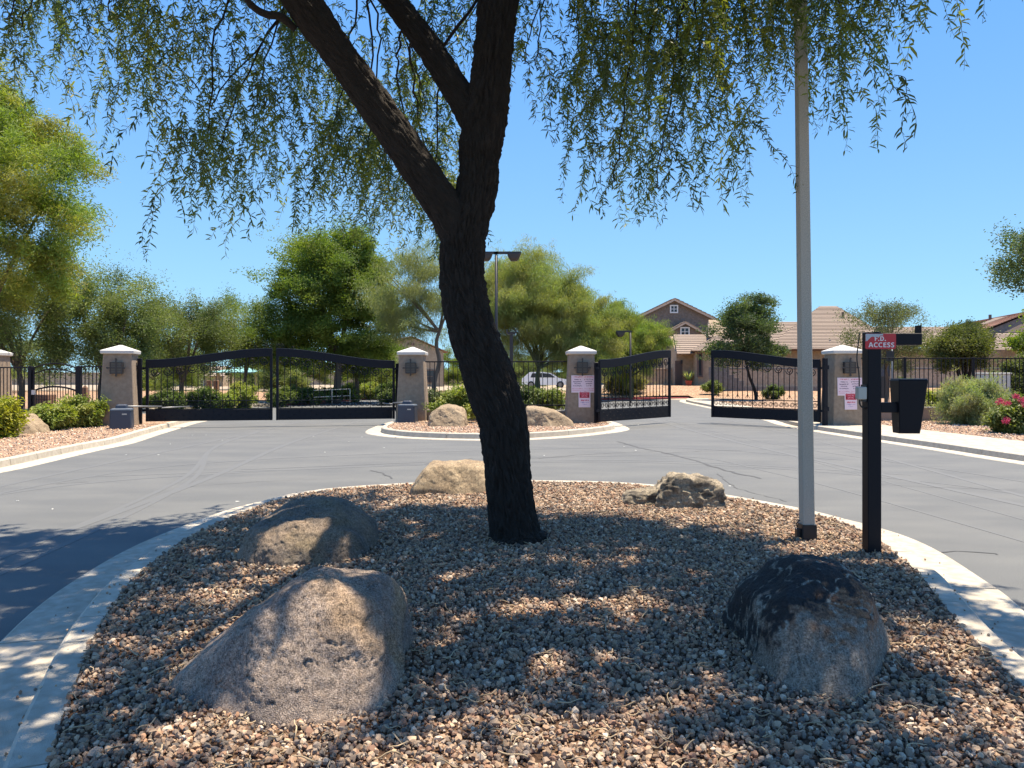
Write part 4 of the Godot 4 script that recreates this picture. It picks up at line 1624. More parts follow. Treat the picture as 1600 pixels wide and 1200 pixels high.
func build_far_walls() -> void:
	garden_wall("long tan stucco wall with grey coping in front of the tan house", Vector3(15.889, 0.776, -56.000), Vector3(38.754, 0.776, -56.000), 1.36, M.tan_wall, M.coping_shadow_grey)
	garden_wall("orange tan stucco wall between the left of the right gates and the front door", Vector3(10.597, 0.708, -62.500), Vector3(13.841, 0.708, -62.500), 1.45, M.orange_wall, M.orange_wall)
	var w := thing("stepped_shadow_blocks", "grey blocks stepping down, added to stand for a shadow on the long tan wall", "wall", Vector3(14.388, 0.666, -54.000))  # a shadow on the tan wall, built as stepped dark blocks
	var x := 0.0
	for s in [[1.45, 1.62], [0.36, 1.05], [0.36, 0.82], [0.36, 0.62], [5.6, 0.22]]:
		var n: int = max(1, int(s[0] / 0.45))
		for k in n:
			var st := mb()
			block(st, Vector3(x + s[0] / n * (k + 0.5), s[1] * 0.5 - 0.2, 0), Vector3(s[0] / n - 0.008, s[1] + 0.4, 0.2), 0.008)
			build("block", st, M.coping_shadow_grey, w)
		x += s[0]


func build_far_trees() -> void:
	var broad := leaf_clump(16, 0.34, 0.15, 0.062, 0.0)
	var small := leaf_clump(20, 0.30, 0.10, 0.045, 0.0)
	var wisp := leaf_clump(24, 0.32, 0.24, 0.022, 0.9)
	var feather := leaf_clump(18, 0.32, 0.17, 0.04, 0.25)
	var bright := [[0.278, 0.340, 0.053], [0.217, 0.303, 0.053], [0.338, 0.340, 0.072]]
	var olive := [[0.176, 0.226, 0.085], [0.137, 0.187, 0.078], [0.226, 0.272, 0.104]]
	var midg := [[0.194, 0.255, 0.053], [0.157, 0.217, 0.053], [0.242, 0.290, 0.068]]
	var verde := [[0.326, 0.340, 0.109], [0.278, 0.338, 0.109], [0.340, 0.340, 0.133]]
	var dark := [[0.101, 0.150, 0.068], [0.133, 0.181, 0.072], [0.085, 0.126, 0.061]]

	tree("bright_tree", "tall bright yellow green feathery tree at the left edge", Vector3(-19.619, 0.1, -27), [Vector3(0, -0.1, 0), Vector3(0.1, 1.6, 0), Vector3(0.3, 3.4, 0)], 0.2,
		[[Vector3(0.6, 7.626, 0), Vector3(3.6, 3.4, 3.2), 95, 44], [Vector3(1.6, 9.027, 0.5), Vector3(3.0, 2.1, 2.6), 48, 42], [Vector3(-0.3, 10.896, 0), Vector3(2.6, 2.0, 2.5), 44, 42], [Vector3(0.8, 5.524, 0.6), Vector3(3.0, 2.0, 2.6), 48, 42]], feather, bright, M.bark_tan, 6, 0.26, "", 0.0)
	tree("olive_tree", "dark grey green tree behind the walk-in gate at far left", Vector3(-20.649, 0.1, -31), [Vector3(0, -0.1, 0), Vector3(0.1, 0.9, 0), Vector3(0, 1.7, 0)], 0.15,
		[[Vector3(0, 3.826, 0), Vector3(2.7, 2.3, 2.4), 80, 46], [Vector3(-2.4, 3.960, 0), Vector3(2.2, 2.1, 2.2), 50, 44]], small, olive, M.bark_tan, 7, 0.26)
	tree("olive_tree", "rounded dark grey green tree above the leftmost driveway pillar", Vector3(-18.270, 0.1, -33), [Vector3(0, -0.1, 0), Vector3(-0.1, 0.9, 0), Vector3(0, 1.6, 0)], 0.14,
		[[Vector3(0, 3.884, 0), Vector3(2.5, 2.35, 2.4), 95, 46], [Vector3(1.1, 3.113, 0.3), Vector3(1.6, 1.4, 1.6), 36, 44]], small, olive, M.bark_tan, 6, 0.26)
	tree("olive_tree", "grey green tree with two dark stems behind the left gate leaf", Vector3(-16.830, 0.1, -38), [Vector3(0, -0.1, 0), Vector3(-0.15, 0.7, 0), Vector3(-0.1, 1.2, 0)], 0.15,
		[[Vector3(0.2, 3.572, 0), Vector3(2.15, 2.0, 2.0), 80, 46]], small, [[0.131, 0.172, 0.052], [0.105, 0.142, 0.052], [0.172, 0.202, 0.069]], M.bark_tan, 6, 0.28)
	tree("olive_tree", "lighter green tree beside the round bright tree behind the left gate", Vector3(-15.697, 0.12, -43), [Vector3(0, -0.1, 0), Vector3(0.1, 0.8, 0), Vector3(0.2, 1.4, 0)], 0.13,
		[[Vector3(0.2, 3.943, 0), Vector3(2.3, 2.1, 2.0), 80, 46], [Vector3(1.2, 3.199, 0), Vector3(1.6, 1.3, 1.5), 34, 42]], small, midg, M.bark_tan, 6, 0.28)
	tree("round_tree", "big round bright green tree above the left gate", Vector3(-10.467, 0.12, -44), [Vector3(0, -0.1, 0), Vector3(0.1, 1.3, 0), Vector3(0.2, 2.6, 0)], 0.26,
		[[Vector3(0.0, 6.282, 0), Vector3(3.4, 3.9, 3.3), 150, 50], [Vector3(0.5, 8.375, 0), Vector3(2.2, 1.7, 2.2), 60, 46], [Vector3(1.9, 4.188, 0.3), Vector3(2.3, 2.2, 2.2), 60, 46], [Vector3(-1.5, 3.427, 0.5), Vector3(2.0, 1.8, 2.0), 44, 46], [Vector3(-1.1, 6.662, 0.4), Vector3(2.3, 2.6, 2.2), 60, 46]], broad, [[0.172, 0.242, 0.040], [0.142, 0.212, 0.040], [0.222, 0.282, 0.051]], M.bark_tan, 7, 0.22)
	tree("shade_tree", "small leafy tree with a dark trunk beside the median's left pillar", Vector3(-9.709, 0.14, -46), [Vector3(0, -0.1, 0), Vector3(0.05, 1.0, 0), Vector3(-0.05, 1.7, 0)], 0.16,
		[[Vector3(0.3, 2.595, 0), Vector3(2.0, 1.1, 1.6), 46, 44]], broad, midg, M.bark_tan, 5, 0.3)
	tree("palo_verde", "thin palo verde with a bent trunk beside the median's left pillar", Vector3(-3.937, 0.12, -37), [Vector3(0, -0.1, 0), Vector3(0.05, 1.2, 0), Vector3(0.3, 2.2, 0), Vector3(0.15, 3.1, 0), Vector3(0.3, 3.7, 0)], 0.13,
		[[Vector3(-1.2, 5.377, 0), Vector3(1.9, 2.1, 1.6), 46, 30], [Vector3(0.4, 6.337, 0), Vector3(1.6, 1.6, 1.5), 26, 26], [Vector3(-1.6, 4.257, 0), Vector3(1.2, 0.9, 1.2), 18, 26]], wisp, [[0.242, 0.272, 0.121], [0.282, 0.302, 0.142]], M.bark_tan, 7, 0.36)
	tree("palo_verde", "broad feathery palo verde right of the foreground trunk", Vector3(1.708, 0.14, -47), [Vector3(0, -0.1, 0), Vector3(-0.1, 1.2, 0), Vector3(0.0, 2.0, 0)], 0.2,
		[[Vector3(-0.6, 5.991, 0), Vector3(3.2, 3.0, 2.8), 170, 56], [Vector3(1.9, 4.568, 0), Vector3(2.7, 2.3, 2.4), 120, 56], [Vector3(-2.2, 5.178, 0), Vector3(2.4, 2.6, 2.4), 90, 50], [Vector3(2.6, 3.145, 0.4), Vector3(2.2, 1.5, 2.0), 50, 44]], wisp, verde, M.bark_green, 9, 0.28)
	tree("palo_verde", "bright spray of palo verde behind the open right gates", Vector3(8.002, 0.2, -50), [Vector3(0, -0.1, 0), Vector3(0.1, 0.8, 0), Vector3(0.0, 1.4, 0)], 0.14,
		[[Vector3(-0.9, 3.892, 0), Vector3(2.0, 1.9, 1.8), 90, 50], [Vector3(0.75, 3.676, 0), Vector3(1.6, 1.35, 1.6), 80, 50], [Vector3(-0.8, 5.752, 0), Vector3(0.8, 0.7, 0.7), 12, 24], [Vector3(-0.3, 2.292, 0.3), Vector3(2.2, 1.2, 1.8), 40, 40]], wisp, [[0.252, 0.312, 0.070], [0.212, 0.302, 0.070], [0.293, 0.312, 0.091]], M.bark_green, 8, 0.3)
	tree("street_tree", "dark leafy tree with a leaning trunk in front of the tan house", Vector3(15.201, 0.12, -46), [Vector3(0, -0.1, 0), Vector3(-0.1, 0.6, 0), Vector3(-0.42, 1.4, 0), Vector3(-0.6, 2.1, 0)], 0.12,
		[[Vector3(-0.9, 3.908, 0), Vector3(2.0, 1.75, 1.7), 58, 40], [Vector3(-0.6, 5.420, 0), Vector3(0.95, 1.1, 0.9), 22, 34], [Vector3(0.55, 5.699, 0), Vector3(0.55, 0.7, 0.5), 7, 24], [Vector3(0.2, 3.033, 0.2), Vector3(1.3, 0.8, 1.2), 22, 38]], broad, dark, M.bark, 8, 0.3)
	tree("wispy_tree", "thin wispy grey green tree behind the red access sign", Vector3(20.208, 0.12, -40), [Vector3(0, -0.1, 0), Vector3(0.1, 1.0, 0), Vector3(0.0, 1.9, 0)], 0.1,
		[[Vector3(-0.2, 4.022, 0), Vector3(2.2, 1.35, 1.6), 46, 20], [Vector3(0.2, 4.818, 0), Vector3(1.4, 0.75, 1.1), 18, 16], [Vector3(0.4, 2.742, 0), Vector3(1.5, 0.9, 1.2), 24, 26]], small, [[0.151, 0.172, 0.091], [0.121, 0.142, 0.081]], M.bark_tan, 9, 0.36)
	tree("patio_tree", "small many stemmed tree behind the right iron fence", Vector3(19.599, 0.12, -32), [Vector3(0, -0.1, 0), Vector3(0, 0.25, 0), Vector3(0, 0.55, 0)], 0.13,
		[[Vector3(-0.15, 2.597, 0), Vector3(1.15, 0.75, 1.1), 50, 40], [Vector3(0.1, 3.150, 0), Vector3(0.8, 0.5, 0.8), 20, 34]], small, [[0.121, 0.146, 0.044], [0.096, 0.121, 0.040], [0.161, 0.181, 0.056]], M.bark, 9, 0.3)
	tree("dark_tree", "dark tree reaching in at the right edge against the sky", Vector3(18.021, 0.12, -24), [Vector3(0, -0.1, 0), Vector3(0, 1.8, 0), Vector3(-0.2, 3.6, 0)], 0.16,
		[[Vector3(-0.4, 5.088, 0), Vector3(1.55, 1.3, 1.5), 46, 30]], small, dark, M.bark, 6, 0.3)
	tree("lime_tree", "yellow green leafy tree at the right edge above the fence", Vector3(22.189, 0.12, -30), [Vector3(0, -0.1, 0), Vector3(0, 0.9, 0), Vector3(-0.1, 1.6, 0)], 0.12,
		[[Vector3(0.1, 3.157, 0), Vector3(1.3, 1.25, 1.2), 46, 34], [Vector3(-1.0, 2.485, 0), Vector3(0.9, 0.5, 0.8), 20, 28]], broad, [[0.202, 0.272, 0.051], [0.161, 0.231, 0.044]], M.bark_tan, 6, 0.3)
	# a belt of trees that closes the view behind the park
	var k := 0
	for q in [[-30.0, 62.0, 3.6], [-22.5, 70.0, 3.0], [-41.0, 58.0, 4.2], [-3.0, 92.0, 3.4], [5.0, 96.0, 3.0], [-16.0, 98.0, 3.6], [-52.0, 66.0, 4.2], [-35.0, 74.0, 3.6], [-26.5, 82.0, 3.2], [-9.5, 95.0, 3.4], [10.5, 94.0, 3.2], [-17.5, 60.0, 2.4], [-12.5, 66.0, 2.2], [1.0, 84.0, 2.6]]:
		var names := ["far dark tree behind the leftmost trees of the park", "far dark tree beyond the low pale house", "far tree at the left edge behind the park", "far tree above the parked white car", "far tree left of the mauve house", "far tree behind the sand house", "far tree seen past the pillar at the left edge", "far tree seen over the walk-in gate", "far tree left of the teal shelter", "far tree between the sand house and the white car", "far tree behind the bright palo verde spray", "far low tree behind the round bright tree's trunk", "far low tree seen just left of the median's left pillar", "far low tree behind the parked white car's roof"]
		tree("distant_tree", names[k], Vector3(q[0], 0.1, -q[1]), [Vector3(0, -0.1, 0), Vector3(0, 0.7, 0), Vector3(0, 1.2, 0)], 0.18,
			[[Vector3(0, q[2] * 0.66, 0), Vector3(q[2] * 1.25, q[2] * 0.66, q[2]), 80, 52]], broad, olive if k % 3 else midg, M.bark_tan, 4, 0.3, "trees beyond the park")
		k += 1
	garden_wall("low sand boundary wall far behind the park", Vector3(-75, 0.1, -101), Vector3(16, 0.1, -101), 1.9, M.tan_wall, M.tan_wall)


func build_entrance() -> void:
	# pillars
	var p1 := Vector3(-11.892, 0.12, -22.5)
	var p2 := Vector3(-3.285, 0.14, -24.5)
	var p3 := Vector3(2.195, 0.14, -23.6)
	var p4 := Vector3(10.133, 0.13, -22.7)
	pillar("stucco pillar with iron lantern at the left end of the left gate", p1, deg_to_rad(14))
	pillar("stucco pillar with iron lantern and no sign at the left end of the median", p2, 0.0)
	pillar("stucco pillar with two notices at the right end of the median", p3, 0.0)
	pillar("stucco pillar with two notices on the pavement right of the flagpole", p4, 0.0)
	pillar("stucco pillar cut off by the left edge beside the walk-in gate", Vector3(-17.040, 0.12, -24.2), deg_to_rad(10), false)

	# four gate leaves: the left pair shut, the right pair standing open
	var a := Vector3(-11.331, 0, -22.9)
	var b := Vector3(-3.863, 0, -24.4)
	var turn := atan2(-(b.z - a.z), b.x - a.x)
	var len_ := (a.distance_to(b) - 0.11) * 0.5
	gate_leaf("closed black gate leaf hung on the leftmost driveway pillar", a, turn, false, len_)
	gate_leaf("closed black gate leaf hung on the median's left pillar", b, turn, true, len_)
	var c := Vector3(2.659, 0, -22.6)
	var ce := Vector3(5.449, 0, -25.5)
	gate_leaf("open black gate leaf beside the median's pillar with notices", c, atan2(-(ce.z - c.z), ce.x - c.x), false, c.distance_to(ce))
	var d := Vector3(9.381, 0, -22.5)
	var de := Vector3(6.855, 0, -25.4)
	gate_leaf("open black gate leaf partly behind the flagpole", d, atan2(-(d.z - de.z), d.x - de.x), true, d.distance_to(de))
	# hinge posts beside the pillars
	for q in [[Vector3(-11.444, 0.12, -22.75), "square black hinge post beside the leftmost driveway pillar"], [Vector3(-3.809, 0.0, -24.62), "square black hinge post beside the pillar without a sign"], [Vector3(2.626, 0.0, -23.0), "square black hinge post beside the median's pillar with notices"], [Vector3(9.391, 0.12, -22.2), "square black hinge post beside the pavement pillar with notices"]]:
		var hp := thing("hinge_post", q[1], "post", q[0], turn, "hinge posts of the gates")
		var st := mb()
		block(st, Vector3(0, 0.98, 0), Vector3(0.12, 2.1, 0.12), 0.008)
		build("shaft", st, M.iron, hp)
		var bk := mb()
		for y in [0.5, 1.75]:
			box(bk, Vector3(0.0, y, 0.07), Vector3(0.16, 0.12, 0.03))
		build("bracket", bk, M.iron, hp)

	# gate openers
	opener("slate gate opener in front of the leftmost driveway pillar", Vector3(-11.020, 0.12, -20.9), deg_to_rad(18), Vector3(a.x + 1.35, 0.66, a.z - 0.2))
	opener("slate gate opener in front of the median's left pillar", Vector3(-3.314, 0.14, -23.5), deg_to_rad(-6), Vector3(b.x - 0.35, 0.72, b.z + 0.3))

	# fences and the low walls below them
	iron_fence("iron fence on a low wall along the median between its pillars", Vector3(p2.x + 0.42, 0, -24.45), Vector3(p3.x - 0.42, 0, -24.0), 0.62, 2.1, 0.152, [2.35])
	block_wall("low pale block wall under the median fence", Vector3(p2.x + 0.5, 0.13, -24.45), Vector3(p3.x - 0.48, 0.13, -24.0), 0.36, 0.4, 0.16)
	iron_fence("iron fence on a low wall right of the pavement pillar", Vector3(p4.x + 0.36, 0, -24.6), Vector3(21.5, 0, -25.0), 0.66, 2.22, 0.148, [2.62, 4.96, 7.3, 9.6])
	block_wall("low pinkish block wall under the right iron fence", Vector3(p4.x + 0.44, 0.12, -24.6), Vector3(21.5, 0.12, -25.0), 0.45, 0.415, 0.18)
	iron_fence("short iron fence between the left edge and the walk-in gate", Vector3(-19.0, 0, -24.3), Vector3(-15.172, 0, -23.2), 0.44, 1.9, 0.14, [])
	block_wall("low grey block wall under the short left fence", Vector3(-19.0, 0.12, -24.3), Vector3(-15.192, 0.12, -23.2), 0.28, 0.4, 0.16)
	iron_fence("short iron fence between the walk-in gate and the leftmost driveway pillar", Vector3(-13.332, 0, -22.9), Vector3(-12.453, 0, -22.6), 0.34, 1.92, 0.14, [])

	# the walk-in gate
	var g0 := Vector3(-15.027, 0.12, -23.1)
	var g1 := Vector3(-13.391, 0.12, -22.9)
	var gl := g0.distance_to(g1)
	var pg := thing("walk_in_gate", "arched iron walk-in gate at the left with a small white latch plate", "gate", g0, atan2(-(g1.z - g0.z), g1.x - g0.x))
	for x in [0.0, gl]:
		var st := mb()
		block(st, Vector3(x, 0.89, 0), Vector3(0.12, 1.82, 0.12), 0.008)
		build("post", st, M.iron, pg)
	for r in [[1.74, 0.14, 0.022], [1.55, 0.16, 0.02], [1.03, 0.13, 0.028]]:
		var st := mb(true)
		var pts := []
		for k in 15:
			var t := float(k) / 14.0
			pts.append(Vector3(lerpf(0.1, gl - 0.1, t), r[0] + r[1] * (1.0 - pow(2.0 * t - 1.0, 2.0)), 0))
		tube(st, pts, bend(r[2], r[2], 15), 6)
		build("arched_rail", st, M.iron, pg)
	var lr := mb()
	block(lr, Vector3(gl * 0.5, 0.12, 0), Vector3(gl - 0.2, 0.05, 0.04), 0.004)
	build("rail", lr, M.iron, pg)
	for x in [0.1, gl - 0.1]:
		var st := mb()
		box(st, Vector3(x, 0.92, 0), Vector3(0.045, 1.66, 0.045))
		build("stile", st, M.iron, pg)
	for k in range(1, 16):
		var t := float(k) / 16.0
		var x := lerpf(0.1, gl - 0.1, t)
		var bow := 1.0 - pow(2.0 * t - 1.0, 2.0)
		var top := 1.03 + 0.13 * bow if k % 2 == 1 else 1.55 + 0.16 * bow
		var st := mb()
		box(st, Vector3(x, (top + 0.12) * 0.5, 0), Vector3(0.018, top - 0.12, 0.018))
		build("bar", st, M.iron, pg)
	for s in [-1.0, 1.0]:
		var st := mb(true)
		tube(st, spiral(Vector2(gl * 0.5 + s * 0.09, 1.95), 0.075, -PI / 2, 1.1 * s, 12), bend(0.011, 0.007, 12), 5)
		build("scroll", st, M.iron, pg)
	var lp := mb()
	box(lp, Vector3(0.13, 0.98, 0.04), Vector3(0.11, 0.14, 0.05))
	build("latch_plate", lp, M.cap, pg)

	# notices
	var pink := Color(0.88, 0.78, 0.80)
	var ink := Color(0.38, 0.30, 0.34)
	var red := Color(0.72, 0.20, 0.27)
	var rows := [[4, 8, 10, 44, red, false], [4, 8, 54, 88, red, false]]
	for k in 4:
		rows.append([15 + k * 9, 19 + k * 9, 7 if k % 2 else 12, 44 if k % 2 else 38, ink, false])
		rows.append([14 + k * 9, 18 + k * 9, 53 + k * 3, 90 - k * 3, ink, false])
	rows.append([54, 56, 4, 44, red, false])
	rows.append([54, 56, 52, 92, red, false])
	rows.append([62, 63, 4, 92, red, true])
	var wide := print_texture(rows, 96, 72, pink)
	var rows2 := [[4, 6, 6, 42, red, false], [8, 30, 3, 45, red, true], [18, 27, 6, 9, Color(0.3, 0.08, 0.1), true], [18, 27, 39, 42, Color(0.3, 0.08, 0.1), true], [13, 15, 12, 36, pink, false], [21, 23, 12, 36, pink, false], [36, 42, 9, 40, red, false], [46, 49, 8, 42, Color(0.45, 0.40, 0.60), false], [54, 56, 14, 34, Color(0.45, 0.40, 0.60), false]]
	var tall := print_texture(rows2, 48, 66, pink)
	var lean := -0.049
	for q in [[p3, "right end of the median", 0.03, 0.0], [p4, "pavement pillar", 0.0, 1.0]]:
		var base: Vector3 = q[0]
		var px: float = q[2]
		var y1: float = 1.22 - 0.06 * q[3]
		var y2: float = 0.76 - 0.02 * q[3]
		notice("wide pale notice with print on the pillar at the " + q[1] if q[3] < 0.5 else "wide pale notice with rows of print on the pavement pillar", base + Vector3(px + 0.02 * q[3], y1, 0.4965 - y1 * 0.0467 + 0.012), 0.0, 0.74, 0.54, wide)
		notice("tall narrow notice with a red heading at the " + q[1] if q[3] < 0.5 else "tall narrow notice with a red heading on the pavement pillar", base + Vector3(px + 0.04, y2, 0.4965 - y2 * 0.0467 + 0.014), 0.0, 0.37, 0.54, tall)
	for n in get_children():
		if str(n.name).begins_with("notice_sign"):
			n.rotation.x = lean


# ------------------------------------------------------------------ the mesquite on the island
func bark_tube(st: SurfaceTool, pts: Array, radii: Array, sides: int, ridge: float, root := 0.0) -> void:
	var rings := []
	var up := Vector3(0.1, 0.1, 0.98)
	var along := 0.0
	var tones := []
	for k in pts.size():
		var dir: Vector3 = (pts[min(k + 1, pts.size() - 1)] - pts[max(k - 1, 0)]).normalized()
		var side := dir.cross(up).normalized()
		up = side.cross(dir).normalized()
		if k > 0:
			along += pts[k].distance_to(pts[k - 1])
		var ring := []
		var tone := []
		for i in sides:
			var a := TAU * i / sides
			var r: float = radii[k]
			var q := Vector3(cos(a) * r * 15.0, sin(a) * r * 15.0, along * 3.4)
			var w := Vector3(noise.get_noise_3dv(q * 0.5 + Vector3(7, 3, 1)), noise.get_noise_3dv(q * 0.5 + Vector3(1, 9, 4)), 0) * 0.9
			var n1 := 1.0 - 2.2 * absf(noise.get_noise_3dv(q + w))
			var n2 := 1.0 - 2.2 * absf(fine.get_noise_3dv(Vector3(q.x * 2.2, q.y * 2.2, q.z * 1.7)))
			var lump := noise.get_noise_3d(cos(a) * 0.8, sin(a) * 0.8, along * 1.3) * 0.10
			var flake := maxf(0.0, noise.get_noise_3d(q.x * 1.3 + 40.0, q.y * 1.3, along * 9.0) - 0.22) * 1.2
			n1 = pow(clampf(absf(noise.get_noise_3dv(q + w)) * 3.2, 0.0, 1.0), 0.6)
			n2 = pow(clampf(absf(fine.get_noise_3dv(Vector3(q.x * 1.7, q.y * 1.7, q.z * 1.2))) * 3.0, 0.0, 1.0), 0.7)
			r *= 1.0 + root * exp(-along * 7.0) * maxf(0.0, sin(a * 5.0 + 0.8 + 2.0 * sin(a)))
			r = r * (1.0 + lump) + ridge * (n1 * 1.3 + n2 * 0.8 + flake - 1.2)
			ring.append(pts[k] + (side * cos(a) + up * sin(a)) * r)
			var wx := clampf(0.5 + 1.1 * noise.get_noise_3dv(q * Vector3(1.6, 1.6, 0.7) + Vector3(31, 2, 5)), 0.0, 1.0)
			tone.append(Color(0.65, 0.58, 0.52).lerp(Color(2.2, 2.05, 2.0), wx))
		rings.append(ring)
		tones.append(tone)
	for k in range(rings.size() - 1):
		for i in sides:
			var j := (i + 1) % sides
			for e in [[k, i], [k, j], [k + 1, j], [k, i], [k + 1, j], [k + 1, i]]:
				st.set_color(tones[e[0]][e[1]])
				st.add_vertex(rings[e[0]][e[1]])


func sized(path: Array, per: int) -> Array:
	# [position, radius] stations to a smooth path with radii
	var ps := []
	var rs := []
	for q in path:
		ps.append(q[0])
		rs.append(q[1])
	var out := spline(ps, per)
	var rad := []
	for k in range(rs.size() - 1):
		for i in per:
			rad.append(lerpf(rs[k], rs[k + 1], smoothstep(0.0, 1.0, float(i) / per)))
	rad.append(rs[-1])
	return [out, rad]


